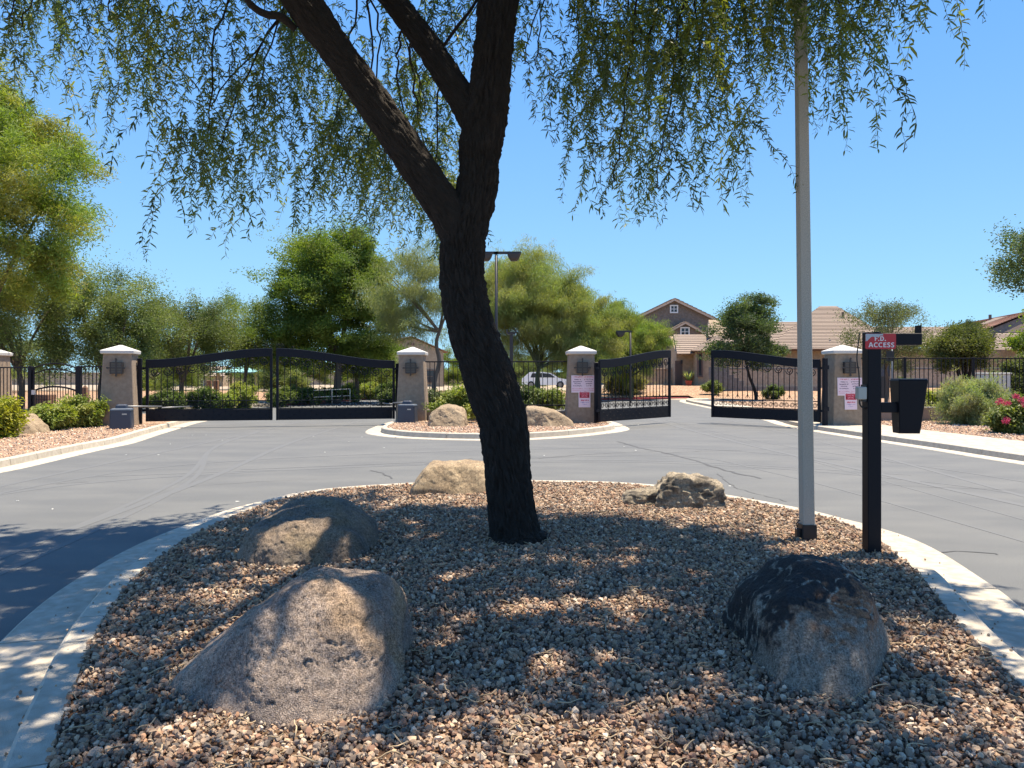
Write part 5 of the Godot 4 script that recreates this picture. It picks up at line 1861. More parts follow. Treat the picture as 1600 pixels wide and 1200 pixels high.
func build_mesquite() -> void:
	var foot := Vector3(0.029, 0.1, -6.68)
	var t := thing("mesquite_tree", "tall leaning mesquite with dark furrowed trunk and drooping leaves on the island", "tree", foot)
	var s := sized([[Vector3(0.046, 0.017, -6.680), 0.320], [Vector3(0.035, 0.109, -6.680), 0.246], [Vector3(0.017, 0.225, -6.680), 0.203], [Vector3(-0.017, 0.494, -6.660), 0.193], [Vector3(-0.052, 0.842, -6.640), 0.193], [Vector3(-0.092, 1.188, -6.620), 0.199], [Vector3(-0.183, 1.531, -6.620), 0.209], [Vector3(-0.309, 1.875, -6.620), 0.205], [Vector3(-0.390, 2.133, -6.630), 0.193], [Vector3(-0.437, 2.394, -6.650), 0.183], [Vector3(-0.455, 2.654, -6.660), 0.183], [Vector3(-0.421, 2.916, -6.670), 0.183], [Vector3(-0.341, 3.178, -6.680), 0.162], [Vector3(-0.301, 3.443, -6.700), 0.162], [Vector3(-0.279, 3.710, -6.720), 0.175], [Vector3(-0.245, 3.982, -6.750), 0.180], [Vector3(-0.194, 4.316, -6.780), 0.167], [Vector3(-0.159, 4.706, -6.800), 0.164], [Vector3(-0.130, 5.084, -6.850), 0.174], [Vector3(-0.030, 5.796, -6.950), 0.150], [Vector3(0.152, 6.772, -7.050), 0.103], [Vector3(0.307, 7.668, -7.100), 0.056]], 12)
	var st := mb(true)
	bark_tube(st, off(s[0], foot), s[1], 170, 0.026, 0.28)
	build("trunk", st, M.bark, t)
	var left := [[Vector3(-0.449, 2.741, -6.660), 0.141], [Vector3(-0.557, 3.036, -6.640), 0.162], [Vector3(-0.754, 3.330, -6.600), 0.155], [Vector3(-0.953, 3.620, -6.560), 0.146], [Vector3(-1.173, 3.946, -6.520), 0.141], [Vector3(-1.390, 4.251, -6.480), 0.139], [Vector3(-1.593, 4.530, -6.440), 0.139], [Vector3(-1.805, 4.844, -6.400), 0.155], [Vector3(-2.044, 5.213, -6.300), 0.132], [Vector3(-2.375, 5.547, -6.100), 0.094], [Vector3(-2.810, 5.729, -5.800), 0.056], [Vector3(-3.343, 5.756, -5.600), 0.028]]
	var middle := [[Vector3(-0.280, 3.778, -6.750), 0.113], [Vector3(-0.407, 4.066, -6.820), 0.130], [Vector3(-0.579, 4.364, -6.900), 0.122], [Vector3(-0.773, 4.679, -6.980), 0.111], [Vector3(-0.964, 4.966, -7.050), 0.103], [Vector3(-1.161, 5.224, -7.100), 0.102], [Vector3(-1.516, 5.692, -7.300), 0.075], [Vector3(-2.065, 6.383, -7.700), 0.047], [Vector3(-2.696, 6.977, -8.200), 0.028]]
	var right := [[Vector3(0.000, 5.857, -6.950), 0.094], [Vector3(0.478, 6.244, -6.900), 0.085], [Vector3(1.194, 6.184, -6.900), 0.066], [Vector3(2.089, 5.945, -6.900), 0.047], [Vector3(2.898, 5.530, -6.700), 0.028], [Vector3(3.322, 5.132, -6.400), 0.014]]
	var rear := [[Vector3(-0.060, 5.647, -6.900), 0.094], [Vector3(0.263, 6.781, -7.600), 0.075], [Vector3(0.945, 7.471, -8.400), 0.047], [Vector3(1.635, 7.579, -9.000), 0.024]]
	var near := [[Vector3(0.091, 6.493, -7.000), 0.085], [Vector3(-0.100, 6.657, -5.800), 0.066], [Vector3(-0.239, 6.725, -4.600), 0.042], [Vector3(-0.311, 6.857, -3.600), 0.019]]
	var side := [[Vector3(-1.877, 4.610, -6.420), 0.028], [Vector3(-1.978, 4.682, -6.350), 0.034], [Vector3(-2.098, 4.685, -6.300), 0.031], [Vector3(-2.190, 4.725, -6.250), 0.028], [Vector3(-2.296, 4.839, -6.200), 0.026], [Vector3(-2.543, 5.015, -6.000), 0.017]]
	var thin := [[Vector3(-0.661, 4.678, -6.950), 0.014], [Vector3(-0.525, 4.841, -6.900), 0.016], [Vector3(-0.344, 5.055, -6.850), 0.014], [Vector3(-0.176, 5.412, -6.800), 0.01]]
	for l in [left, middle, right, rear, near, side, thin]:
		var q := sized(l, 10)
		var lm := mb(true)
		bark_tube(lm, off(q[0], foot), q[1], 120 if l[1][1] > 0.08 else 14, 0.016 if l[1][1] > 0.08 else 0.002)
		build("limb", lm, M.bark, t)

	# strands of leaves: [x from, x to, lowest, highest, z from, z to, count, share left out of gaps]
	var beds := [
		[-5.582, -4.641, 4.347, 5.978, -6.000, -8.500, 68, 0.5], [-4.766, -4.171, 4.033, 5.978, -6.000, -8.500, 64, 0.5], [-4.265, -3.374, 4.692, 5.978, -6.000, -8.500, 79, 0.4], [-3.556, -3.266, 4.154, 5.237, -6.500, -7.800, 9, 0.2], [-3.731, -3.211, 4.005, 4.572, -6.400, -7.400, 9, 0.1],
		[-3.387, -3.017, 3.177, 5.155, -6.500, -8.500, 33, 0.4], [-3.347, -3.071, 3.185, 4.167, -6.600, -7.600, 12, 0.2], [-3.351, -3.289, 2.758, 3.394, -7.000, -7.400, 2, 0.0], [-3.218, -2.112, 3.062, 6.279, -6.500, -9.000, 194, 0.55], [-2.678, -2.576, 2.756, 3.292, -7.000, -7.600, 3, 0.0],
		[-2.426, -1.654, 3.166, 5.776, -7.200, -9.800, 93, 0.5], [-1.912, -0.809, 3.019, 4.821, -7.200, -9.800, 136, 0.5], [-1.599, -0.647, 4.021, 5.848, -7.600, -10.000, 86, 0.5], [-1.218, -0.571, 3.031, 4.173, -7.600, -10.000, 43, 0.5], [-1.163, -0.254, 4.783, 6.672, -7.200, -9.600, 43, 0.5],
		[0.000, 0.451, 4.081, 6.370, -6.800, -9.000, 31, 0.4], [0.244, 0.488, 3.722, 4.820, -6.600, -7.500, 5, 0.1],
		[0.551, 0.876, 4.020, 6.129, -6.400, -8.600, 34, 0.4], [0.649, 1.719, 3.760, 6.129, -6.200, -8.800, 216, 0.6], [0.726, 1.768, 3.242, 4.240, -6.400, -8.200, 47, 0.3], [1.536, 2.369, 3.636, 6.068, -6.200, -8.600, 126, 0.5], [1.817, 2.253, 3.235, 3.949, -6.400, -7.600, 16, 0.1],
		[2.150, 2.838, 4.198, 5.887, -6.000, -8.200, 108, 0.5], [2.550, 3.391, 4.312, 5.646, -5.600, -7.800, 86, 0.5], [2.657, 3.045, 3.803, 4.523, -5.800, -7.000, 16, 0.1], [2.705, 2.986, 3.448, 4.040, -5.500, -6.300, 5, 0.0], [2.860, 3.328, 4.253, 5.042, -5.000, -6.400, 18, 0.2], [2.734, 2.874, 3.647, 4.050, -4.600, -5.200, 3, 0.0], [2.869, 3.212, 4.075, 4.375, -4.500, -5.400, 9, 0.2]]
	var lens := [0.42, 0.55, 0.7, 0.85]
	var shapes := []
	for k in 8:
		shapes.append(hanging_strand(lens[k % 4]))
	for k in 4:
		shapes.append(hanging_strand(lens[k] * 0.9, 1.0, 1.55))
	var xf := []
	var cs := []
	for k in 12:
		xf.append([])
		cs.append([])
	var greens := [[0.10, 0.135, 0.05], [0.085, 0.12, 0.052], [0.16, 0.205, 0.05], [0.12, 0.175, 0.06], [0.22, 0.245, 0.05]]
	for b in beds:
		var bx: Vector2 = Vector2(b[0], b[1])
		var n := 0
		var tries := 0
		while n < int(b[6]) and tries < 9000:
			tries += 1
			var v := rng.randi() % 8
			var l: float = lens[v % 4]
			var x := rng.randf_range(bx.x, bx.y)
			var z := rng.randf_range(b[4], b[5])
			var hem: float = b[2] + 0.35 * absf(noise.get_noise_2d(x * 2.6, z * 1.6)) * (1.0 if b[3] - b[2] > 1.0 else 0.2)
			var low := hem + l * 0.95
			var y := rng.randf_range(low, maxf(b[3], low + 0.05))
			if noise.get_noise_3d(x * 0.95 + 5.0, y * 0.6, z * 0.95) < lerpf(-0.5, 0.3, b[7]) and rng.randf() < 0.93:
				continue
			n += 1
			add_strand(xf, cs, v, Vector3(x, y, z), foot, greens)
	# the rest of the crown, above and behind the picture, where the branches carry it
	var m := 0
	while m < 3700:
		var a := rng.randf() * TAU
		var r := sqrt(rng.randf())
		var p := Vector3(0.05 + cos(a) * r * 4.9, 0.0, -5.5 + sin(a) * r * 3.9)
		p.y = 1.95 + 0.53 * maxf(-p.z, 3.0) + rng.randf_range(0.75, 2.8)
		if noise.get_noise_3d(p.x * 0.62, p.y * 0.2, p.z * 0.62) < -0.04 and rng.randf() < 0.97:
			continue
		m += 1
		add_strand(xf, cs, 8 + rng.randi() % 4, p, foot, greens)
	var crown_node := hold("crown", t)
	stuff(crown_node)
	for v in 12:
		multi("leaf_strand", shapes[v], M.leaf, xf[v], cs[v], crown_node)

	# twigs that carry the strands
	var ends := [left[5][0].lerp(left[6][0], 0.5), left[6][0].lerp(left[7][0], 0.6), left[9][0].lerp(left[10][0], 0.4), middle[5][0].lerp(middle[6][0], 0.6), right[1][0].lerp(right[2][0], 0.5), right[2][0].lerp(right[3][0], 0.5), left[5][0], left[7][0], left[8][0], left[9][0], left[10][0], middle[4][0], middle[6][0], right[1][0], right[2][0], right[3][0], right[4][0], rear[2][0]]
	for b in beds:
		if b[6] < 20:
			continue
		for k in 2:
			var to := Vector3(lerpf(b[0], b[1], rng.randf_range(0.15, 0.85)), lerpf(b[2], b[3], 0.45), lerpf(b[4], b[5], rng.randf_range(0.2, 0.8)))
			var near_: Vector3 = ends[0]
			for e in ends:
				if e.distance_to(to + Vector3(0, 0.9, 0)) < near_.distance_to(to + Vector3(0, 0.9, 0)):
					near_ = e
			var mid := near_.lerp(to, 0.5) + Vector3(rng.randf_range(-0.2, 0.2), 0.35, rng.randf_range(-0.2, 0.2))
			var tw := mb(true)
			var path := spline([near_, mid, to, to + Vector3(rng.randf_range(-0.15, 0.15), -0.2, 0.05)], 7)
			for j in range(1, path.size() - 1):
				path[j] += Vector3(noise.get_noise_2d(j * 0.5, k * 9.0), noise.get_noise_2d(j * 0.5, k * 9.0 + 4.0), 0) * 0.07
			tw.set_color(Color.WHITE)
			tube(tw, off(path, foot), bend(0.014, 0.003, path.size()), 5)
			build("twig", tw, M.bark, t)


func off(pts: Array, by: Vector3) -> Array:
	var out := []
	for p in pts:
		out.append(p - by)
	return out


func add_strand(xf: Array, cs: Array, v: int, p: Vector3, foot: Vector3, greens: Array) -> void:
	var turn := Basis(Vector3.UP, rng.randf() * TAU) * Basis(Vector3.RIGHT, rng.randfn() * 0.28)
	xf[v].append(Transform3D(turn.scaled(Vector3.ONE * rng.randf_range(0.85, 1.15)), p - foot))
	var c: Array = greens[rng.randi() % greens.size()]
	var k := rng.randf_range(0.85, 1.2)
	cs[v].append(Color(c[0] * k, c[1] * k, c[2] * k))


func build_boulders() -> void:
	boulder("boulder", "large sloping granite boulder nearest the camera at lower left", Vector3(-1.062, 0.22, -3.72), [
		[Vector3(0.05, 1, -0.08), 0.40], [Vector3(-0.62, 0.78, 0.0), 0.305], [Vector3(1, 0.12, 0), 0.50], [Vector3(0.72, 0.7, 0), 0.53], [Vector3(-0.05, 0.58, 0.82), 0.44],
		[Vector3(0.6, 0.35, 0.72), 0.55], [Vector3(-0.55, 0.35, 0.76), 0.44], [Vector3(0, 0.4, -0.9), 0.40], [Vector3(0, -1, 0), 0.3], [Vector3(-1, 0, 0), 0.64], [Vector3(0, -0.2, 1), 0.66]], 13.0, 0.036, 6, granite)
	boulder("boulder", "broad flat-topped shaded boulder left of the mesquite trunk", Vector3(-1.741, 0.14, -6.25), [
		[Vector3(-0.1, 1, 0.12), 0.36], [Vector3(-0.62, 0.78, 0.0), 0.43], [Vector3(0.45, 0.9, 0.1), 0.42], [Vector3(1, 0.2, 0), 0.54], [Vector3(-1, 0.25, 0.1), 0.53], [Vector3(0, 0.2, 1), 0.52],
		[Vector3(-0.6, 0.1, 0.8), 0.54], [Vector3(0.7, 0.1, 0.7), 0.54], [Vector3(0, 0.3, -1), 0.5], [Vector3(0, -1, 0), 0.2], [Vector3(0, 0.8, 0.6), 0.4]], 9.0, 0.04, 6, dusky_granite)
	boulder("boulder", "sunlit tan boulder just behind the mesquite trunk at the island's far edge", Vector3(-0.752, 0.14, -9.6), [
		[Vector3(0.0, 1, 0.0), 0.34], [Vector3(-0.75, 0.66, 0.0), 0.46], [Vector3(-1, 0.1, 0), 0.52], [Vector3(1, 0.2, 0), 0.62], [Vector3(0.1, 0.55, 0.83), 0.36], [Vector3(0, -0.25, 1), 0.42], [Vector3(0, 0.2, -1), 0.4], [Vector3(0, -1, 0), 0.2], [Vector3(0.6, 0.7, 0.3), 0.52]], 12.0, 0.035, 5, pale_granite)
	boulder("boulder", "big black stained boulder with rust and lichen at lower right", Vector3(1.579 + 0.08, 0.20, -3.95), [
		[Vector3(0.08, 1, -0.12), 0.40], [Vector3(0.06, 0.86, 0.5), 0.315], [Vector3(0.05, 0.45, 0.9), 0.55], [Vector3(-0.65, 0.76, 0.0), 0.36], [Vector3(-1, 0.22, 0.0), 0.375], [Vector3(0.89, 0.46, 0.0), 0.335], [Vector3(0.82, 0.15, 0.57), 0.275],
		[Vector3(0.6, 0.75, 0.3), 0.36], [Vector3(0, 0.1, 1), 0.76], [Vector3(-0.7, 0.1, 0.7), 0.66], [Vector3(0, 0.35, -0.93), 0.48], [Vector3(-0.4, 0.6, 0.7), 0.42], [Vector3(0.35, 0.55, 0.76), 0.44], [Vector3(0, -1, 0), 0.3]], 24.0, 0.026, 6, stained)
	boulder("boulder", "small craggy layered boulder at the island's far right edge", Vector3(2.017, 0.13, -8.5), [
		[Vector3(0.12, 1, 0.0), 0.33], [Vector3(0.3, 0.95, 0), 0.35], [Vector3(-0.75, 0.66, 0), 0.36], [Vector3(1, 0.05, 0.15), 0.40], [Vector3(-1, 0.1, 0), 0.40], [Vector3(0, 0.12, 1), 0.25], [Vector3(0.35, -0.1, 0.94), 0.33], [Vector3(0, 0, -1), 0.32], [Vector3(0, -1, 0), 0.2]], 18.0, 0.035, 5, craggy, "", 0.6)
	boulder("boulder", "low knobbly stone touching the left end of the craggy layered boulder", Vector3(1.533, 0.12, -8.6), [
		[Vector3(-0.1, 1, 0.0), 0.17], [Vector3(-0.6, 0.8, 0), 0.21], [Vector3(1, 0.1, 0), 0.2], [Vector3(-1, 0.2, 0), 0.24], [Vector3(0, 0.2, 1), 0.17], [Vector3(0, 0, -1), 0.2], [Vector3(0, -1, 0), 0.15]], 9.0, 0.035, 5, craggy, "", 0.35)
	boulder("boulder", "lumpy tan boulder on the median in front of the left pillar", Vector3(-1.922, 0.25, -22.0), [
		[Vector3(0.1, 1, 0.1), 0.48], [Vector3(-0.6, 0.8, 0), 0.5], [Vector3(-1, 0.1, 0.1), 0.55], [Vector3(1, 0.1, 0), 0.56], [Vector3(0, 0.5, 0.86), 0.45], [Vector3(0, 0, -1), 0.5], [Vector3(0, -1, 0), 0.3], [Vector3(0.6, 0.75, 0.2), 0.54]], 10.0, 0.05, 5, pale_granite)
	boulder("boulder", "long low tan boulder on the median beside the pillar with notices", Vector3(0.971, 0.22, -22.0), [
		[Vector3(0.12, 1, 0.1), 0.40], [Vector3(0.55, 0.83, 0), 0.50], [Vector3(-1, 0.3, 0), 0.66], [Vector3(1, 0.1, 0), 0.86], [Vector3(0.25, 0.4, 0.9), 0.44], [Vector3(-0.4, 0.3, 0.86), 0.42], [Vector3(0, 0, -1), 0.5], [Vector3(0, -1, 0), 0.3]], 14.0, 0.04, 5, pale_granite)
	boulder("boulder", "small pointed tan boulder in the left bed beside the kerb", Vector3(-12.738, 0.18, -19.4), [
		[Vector3(-0.1, 1, 0.1), 0.44], [Vector3(0.7, 0.7, 0), 0.34], [Vector3(-0.6, 0.8, 0), 0.38], [Vector3(1, 0.1, 0), 0.44], [Vector3(-1, 0, 0), 0.42], [Vector3(0, 0.5, 0.86), 0.36], [Vector3(0, 0, -1), 0.4], [Vector3(0, -1, 0), 0.3]], 10.0, 0.04, 4, pale_granite)


func build_posts() -> void:
	# square steel pole on the island
	var f := thing("flagpole", "tall pale square pole with a black sleeve at its foot on the island", "pole", Vector3(2.673, 0.1, -6.7))
	var st := mb()
	loft(st, [rect(0.0, 0.054, 0.054, 0.006), rect(4.0, 0.046, 0.046, 0.006, -0.05), rect(6.4, 0.045, 0.045, 0.006, -0.08)])
	build("shaft", st, M.pole_paint, f)
	var sl := mb()
	loft(sl, [rect(-0.02, 0.066, 0.066, 0.006), rect(0.165, 0.0645, 0.0645, 0.006)])
	build("sleeve", sl, M.black, f)
	var br := mb()
	box(br, Vector3(-0.085, 0.07, 0.0), Vector3(0.035, 0.1, 0.05))
	tube(br, [Vector3(-0.085, 0.12, 0), Vector3(-0.1, 0.17, 0.01), Vector3(-0.07, 0.2, 0.01)], [0.006, 0.006, 0.006], 5)
	build("bracket", br, M.black, f)

	# fire department access post
	var at := Vector3(3.014, 0.1, -6.2)
	var p := thing("access_post", "black steel access post with a keypad housing and side box on the island", "post", at)
	st = mb()
	block(st, Vector3(0, 0.93, 0), Vector3(0.112, 1.88, 0.112), 0.006)
	build("upright", st, M.post_black, p)
	st = mb()
	block(st, Vector3(0.228, 1.81, 0.0), Vector3(0.34, 0.098, 0.098), 0.005)
	build("top_arm", st, M.post_black, p)
	st = mb()
	box(st, Vector3(0.39, 1.845, 0.0), Vector3(0.026, 0.16, 0.06))
	build("arm_fin", st, M.post_black, p)
	st = mb()
	block(st, Vector3(0.135, 1.24, 0.0), Vector3(0.16, 0.085, 0.085), 0.005)
	build("lower_arm", st, M.post_black, p)
	var k := hold("keypad_housing", p, Vector3(0.31, 1.25, 0.0))
	k.rotation.y = deg_to_rad(-4)
	st = mb()
	loft(st, [rect(-0.225, 0.083, 0.066, 0.006, -0.02), rect(-0.19, 0.087, 0.07, 0.006, -0.018), rect(0.215, 0.118, 0.09, 0.006), rect(0.225, 0.112, 0.085, 0.006)])
	build("shell", st, M.post_black, k)
	st = mb()
	box(st, Vector3(0, 0.228, 0.004), Vector3(0.226, 0.008, 0.176))
	build("lid", st, M.slate_top, k)
	st = mb()
	box(st, Vector3(-0.1, -0.15, 0.05), Vector3(0.014, 0.04, 0.012))
	build("keyhole", st, M.black, k)
	# small grey box with its cable
	var j := hold("junction_box", p, Vector3(-0.098, 1.36, 0.02))
	st = mb()
	block(st, Vector3.ZERO, Vector3(0.075, 0.105, 0.06), 0.006)
	build("body", st, M.grey_box, j)
	st = mb()
	for y in [0.062, -0.062]:
		box(st, Vector3(0.03, y, 0), Vector3(0.05, 0.018, 0.035))
	build("gland", st, M.black, j)
	st = mb(true)
	tube(st, spline([Vector3(-0.015, 0.055, 0.0), Vector3(-0.018, 0.16, 0.0), Vector3(-0.035, 0.29, 0.0), Vector3(-0.022, 0.42, 0.0), Vector3(-0.012, 0.5, 0.0)], 6), bend(0.006, 0.005, 25), 6)
	build("cable", st, M.black, j)
	st = mb(true)
	tube(st, spline([Vector3(-0.012, -0.055, 0.0), Vector3(-0.012, -0.085, 0.0), Vector3(0.005, -0.115, 0.0), Vector3(0.042, -0.125, 0.0)], 6), bend(0.007, 0.007, 19), 6)
	build("conduit", st, M.black, j)

	var s := thing("access_sign", "worn red sign lettered F.D. ACCESS on top of the black access post", "sign", at + Vector3(0.045, 1.79, 0.058))
	st = mb()
	var outline := []
	for c in [[0.113, 0.05, 0], [-0.113, 0.05, 1], [-0.113, -0.05, 2], [0.113, -0.05, 3]]:
		for i in 5:
			var a: float = PI * 0.5 * c[2] + PI * 0.5 * i / 4.0
			outline.append(Vector2(c[0] + cos(a) * 0.014, c[1] + sin(a) * 0.014))
	prism(st, outline, 0.0, 0.004)
	build("plate", st, M.sign_red, s)
	st = mb()
	prism(st, [Vector2(-0.126, 0.062), Vector2(0.018, 0.062), Vector2(0.02, 0.050), Vector2(-0.006, 0.046), Vector2(-0.018, 0.030), Vector2(-0.03, 0.036), Vector2(-0.05, 0.033), Vector2(-0.062, 0.040), Vector2(-0.08, 0.036), Vector2(-0.1, 0.018), Vector2(-0.112, 0.004), Vector2(-0.126, 0.002)], 0.0045, 0.0065)
	build("worn_patch", st, M.peel, s)
	var font := SystemFont.new()
	font.font_names = PackedStringArray(["Droid Sans"])
	font.font_weight = 700
	for q in [["ACCESS", Vector3(0.006, -0.030, 0.005), 0.052, 1.12], ["F.D.", Vector3(-0.005, 0.022, 0.005), 0.05, 1.05]]:
		var tm := TextMesh.new()
		tm.text = q[0]
		tm.font = font
		tm.font_size = 64
		tm.pixel_size = q[2] / 64.0 * 1.05
		tm.depth = 0.002
		var tn := put("lettering", tm, M.sign_white, s, q[1])
		tn.scale.x = q[3]


func build_shrubs() -> void:
	var leafm := leaf_clump(16, 0.14, 0.10, 0.048, 0.3)
	var finem := leaf_clump(22, 0.12, 0.085, 0.018, 0.6)
	var lime := [[0.264, 0.312, 0.057], [0.217, 0.274, 0.057], [0.312, 0.330, 0.084]]
	var gold := [[0.330, 0.330, 0.038], [0.283, 0.320, 0.038], [0.330, 0.330, 0.038]]
	var sage := [[0.340, 0.395, 0.193], [0.271, 0.329, 0.158], [0.396, 0.396, 0.239]]
	var deep := [[0.094, 0.142, 0.038], [0.123, 0.170, 0.045]]
	shrub("green_shrub", "lime green shrub in front of the walk-in gate, the left of two", Vector3(-12.706, 0.12, -20.4), Vector3(0.44, 0.6, 0.42), leafm, lime, 40, 34)
	shrub("green_shrub", "lime green shrub between the walk-in gate and the slate opener", Vector3(-12.650, 0.12, -21.6), Vector3(0.58, 0.72, 0.45), leafm, lime, 60, 34)
	shrub("yellow_shrub", "yellow green shrub at the left edge beside the small boulder", Vector3(-12.534, 0.12, -17.8), Vector3(0.5, 0.78, 0.5), leafm, gold, 50, 34)
	shrub("sage_shrub", "round pale sage shrub in front of the right iron fence", Vector3(14.213, 0.12, -22.8), Vector3(0.78, 1.15, 0.72), finem, sage, 130, 40, "", 0.95)
	var r := shrub("flowering_shrub", "green shrub with deep pink flower heads at the right edge", Vector3(13.256, 0.12, -19.3), Vector3(0.6, 0.75, 0.5), leafm, [[0.142, 0.180, 0.048], [0.180, 0.217, 0.057]], 60, 34)
	var bloom := leaf_clump(26, 0.07, 0.035, 0.028, 0.0)
	for k in 26:
		var a := rng.randf() * TAU
		var q := sqrt(rng.randf())
		var pos := Vector3(cos(a) * q * 1.05, 0.62 + rng.randf() * 0.52 - q * 0.28, 0.5 + absf(sin(a)) * q * 0.42)
		var xf := []
		var cs := []
		for j in 5:
			xf.append(Transform3D(spin().scaled(Vector3.ONE * rng.randf_range(0.8, 1.1)), pos + Vector3(rng.randfn(), rng.randfn(), rng.randfn()) * 0.022))
			var v := rng.randf_range(0.8, 1.15)
			cs.append(Color(0.52 * v, 0.035 * v, 0.13 * v))
		multi("flower_head", bloom, M.petal, xf, cs, r)
	shrub("green_shrub", "yellow green shrub behind the lumpy boulder on the median", Vector3(-1.693, 0.14, -23.3), Vector3(0.55, 0.95, 0.45), leafm, lime, 46, 34)
	shrub("green_shrub", "tall green shrub behind the median fence near the white car", Vector3(1.282, 0.14, -26.0), Vector3(0.42, 0.95, 0.4), leafm, midtone(), 34, 30)
	shrub("green_shrub", "small dark shrub behind the median fence beside the trunk", Vector3(0.639, 0.14, -26.4), Vector3(0.4, 0.9, 0.4), leafm, deep, 30, 30)
	shrub("green_shrub", "grey green shrub behind the median fence beside the left pillar", Vector3(-2.873, 0.14, -27.0), Vector3(0.5, 0.75, 0.4), leafm, [[0.113, 0.142, 0.057], [0.094, 0.123, 0.052]], 34, 30)
	# park shrubs seen through the left gate
	var n := ["dark shrub between the two stems seen through the left gate", "dark round shrub seen through the closed left leaf", "yellow green shrub under the teal shelter roof", "bright shrub seen through the left leaf near its end post", "olive shrub just right of where the left gates meet", "black green shrub under the round bright tree", "olive shrub before the white handrail", "pale green shrub right of the white handrail", "yellow green shrub left of the small leafy tree", "broad yellow green shrub near the median's left pillar", "deep green shrub beside the median's left pillar", "yellow shrub seen at the left end of the left gate"]
	var k2 := 0
	for q in [[266, 33.5, 1.0, 0], [316, 34.5, 1.15, 0], [345, 35.5, 0.75, 1], [378, 37.0, 1.35, 1], [437, 38.5, 1.1, 2], [462, 41.0, 1.0, 0], [488, 41.5, 0.95, 2], [516, 44.0, 0.95, 2], [545, 46.0, 1.1, 1], [578, 50.0, 1.25, 1], [608, 41.0, 1.35, 0], [243, 34.5, 0.6, 1]]:
		var tint: Array = [deep, lime, [[0.161, 0.207, 0.057], [0.132, 0.180, 0.057]]][q[3]]
		shrub("park_shrub", n[k2], Vector3((q[0] - 800.0) / 1156.0 * q[1], 0.12, -q[1]), Vector3(0.6, q[2] * 0.72, 0.6), leafm, tint, 44, 30, "shrubs in the park beyond the left gate")
		k2 += 1
	shrub("round_shrub", "straw green round shrub seen through the open gate by the orange wall", Vector3(8.161, 0.25, -53), Vector3(1.35, 2.0, 1.1), leafm, [[0.320, 0.302, 0.142], [0.264, 0.264, 0.113]], 90, 40)
	shrub("round_shrub", "small dark shrub beside the leaning street tree", Vector3(16.765, 0.12, -47.5), Vector3(0.5, 0.75, 0.5), leafm, deep, 30, 30)
	shrub("round_shrub", "low shrub at the foot of the stepped grey shadow blocks", Vector3(14.035, 0.4, -52), Vector3(0.55, 0.7, 0.4), leafm, midtone(), 26, 30)
	shrub("round_shrub", "lime green low shrub behind the right fence next to the keypad housing", Vector3(16.035, 0.12, -28.0), Vector3(0.75, 0.85, 0.5), leafm, lime, 36, 30)
	shrub("round_shrub", "rust coloured shrub tip behind the right fence", Vector3(16.898, 0.12, -28.6), Vector3(0.22, 0.95, 0.2), leafm, [[0.330, 0.226, 0.113], [0.330, 0.189, 0.094]], 12, 24)
	shrub("hedge_shrub", "dense dark hedge shrub behind the fence at the right edge", Vector3(19.869, 0.12, -29.0), Vector3(0.85, 1.95, 0.7), leafm, [[0.113, 0.142, 0.048], [0.151, 0.180, 0.057]], 90, 40)
	shrub("desert_shrub", "small shrub behind the pedestal mailbox", Vector3(28.588, 0.5, -54), Vector3(0.7, 0.9, 0.5), leafm, midtone(), 26, 30)


func midtone() -> Array:
	return [[0.161, 0.207, 0.052], [0.199, 0.245, 0.061]]


func street_light(label: String, at: Vector3, height: float, heads: Array, r: float) -> void:
	var l := thing("street_light", label, "street light", at)
	var st := mb(true)
	tube(st, [Vector3(0, -0.1, 0), Vector3(0, height - 0.1, 0)], [r, r * 0.85], 10)
	build("pole", st, M.bronze, l)
	for h in heads:
		var c := mb()
		box(c, Vector3(h * 0.5, height - 0.03, 0), Vector3(absf(h) + 0.16, 0.1, 0.1))
		build("arm", c, M.bronze, l)
		var hd := mb()
		loft(hd, [rect(height - 0.36, 0.12, 0.12, 0.05, h * 0.78), rect(height - 0.26, 0.2, 0.18, 0.06, h * 0.78), rect(height - 0.1, 0.27, 0.2, 0.05, h * 0.78), rect(height - 0.075, 0.27, 0.2, 0.05, h * 0.78)])
		build("lamp_head", hd, M.bronze, l)


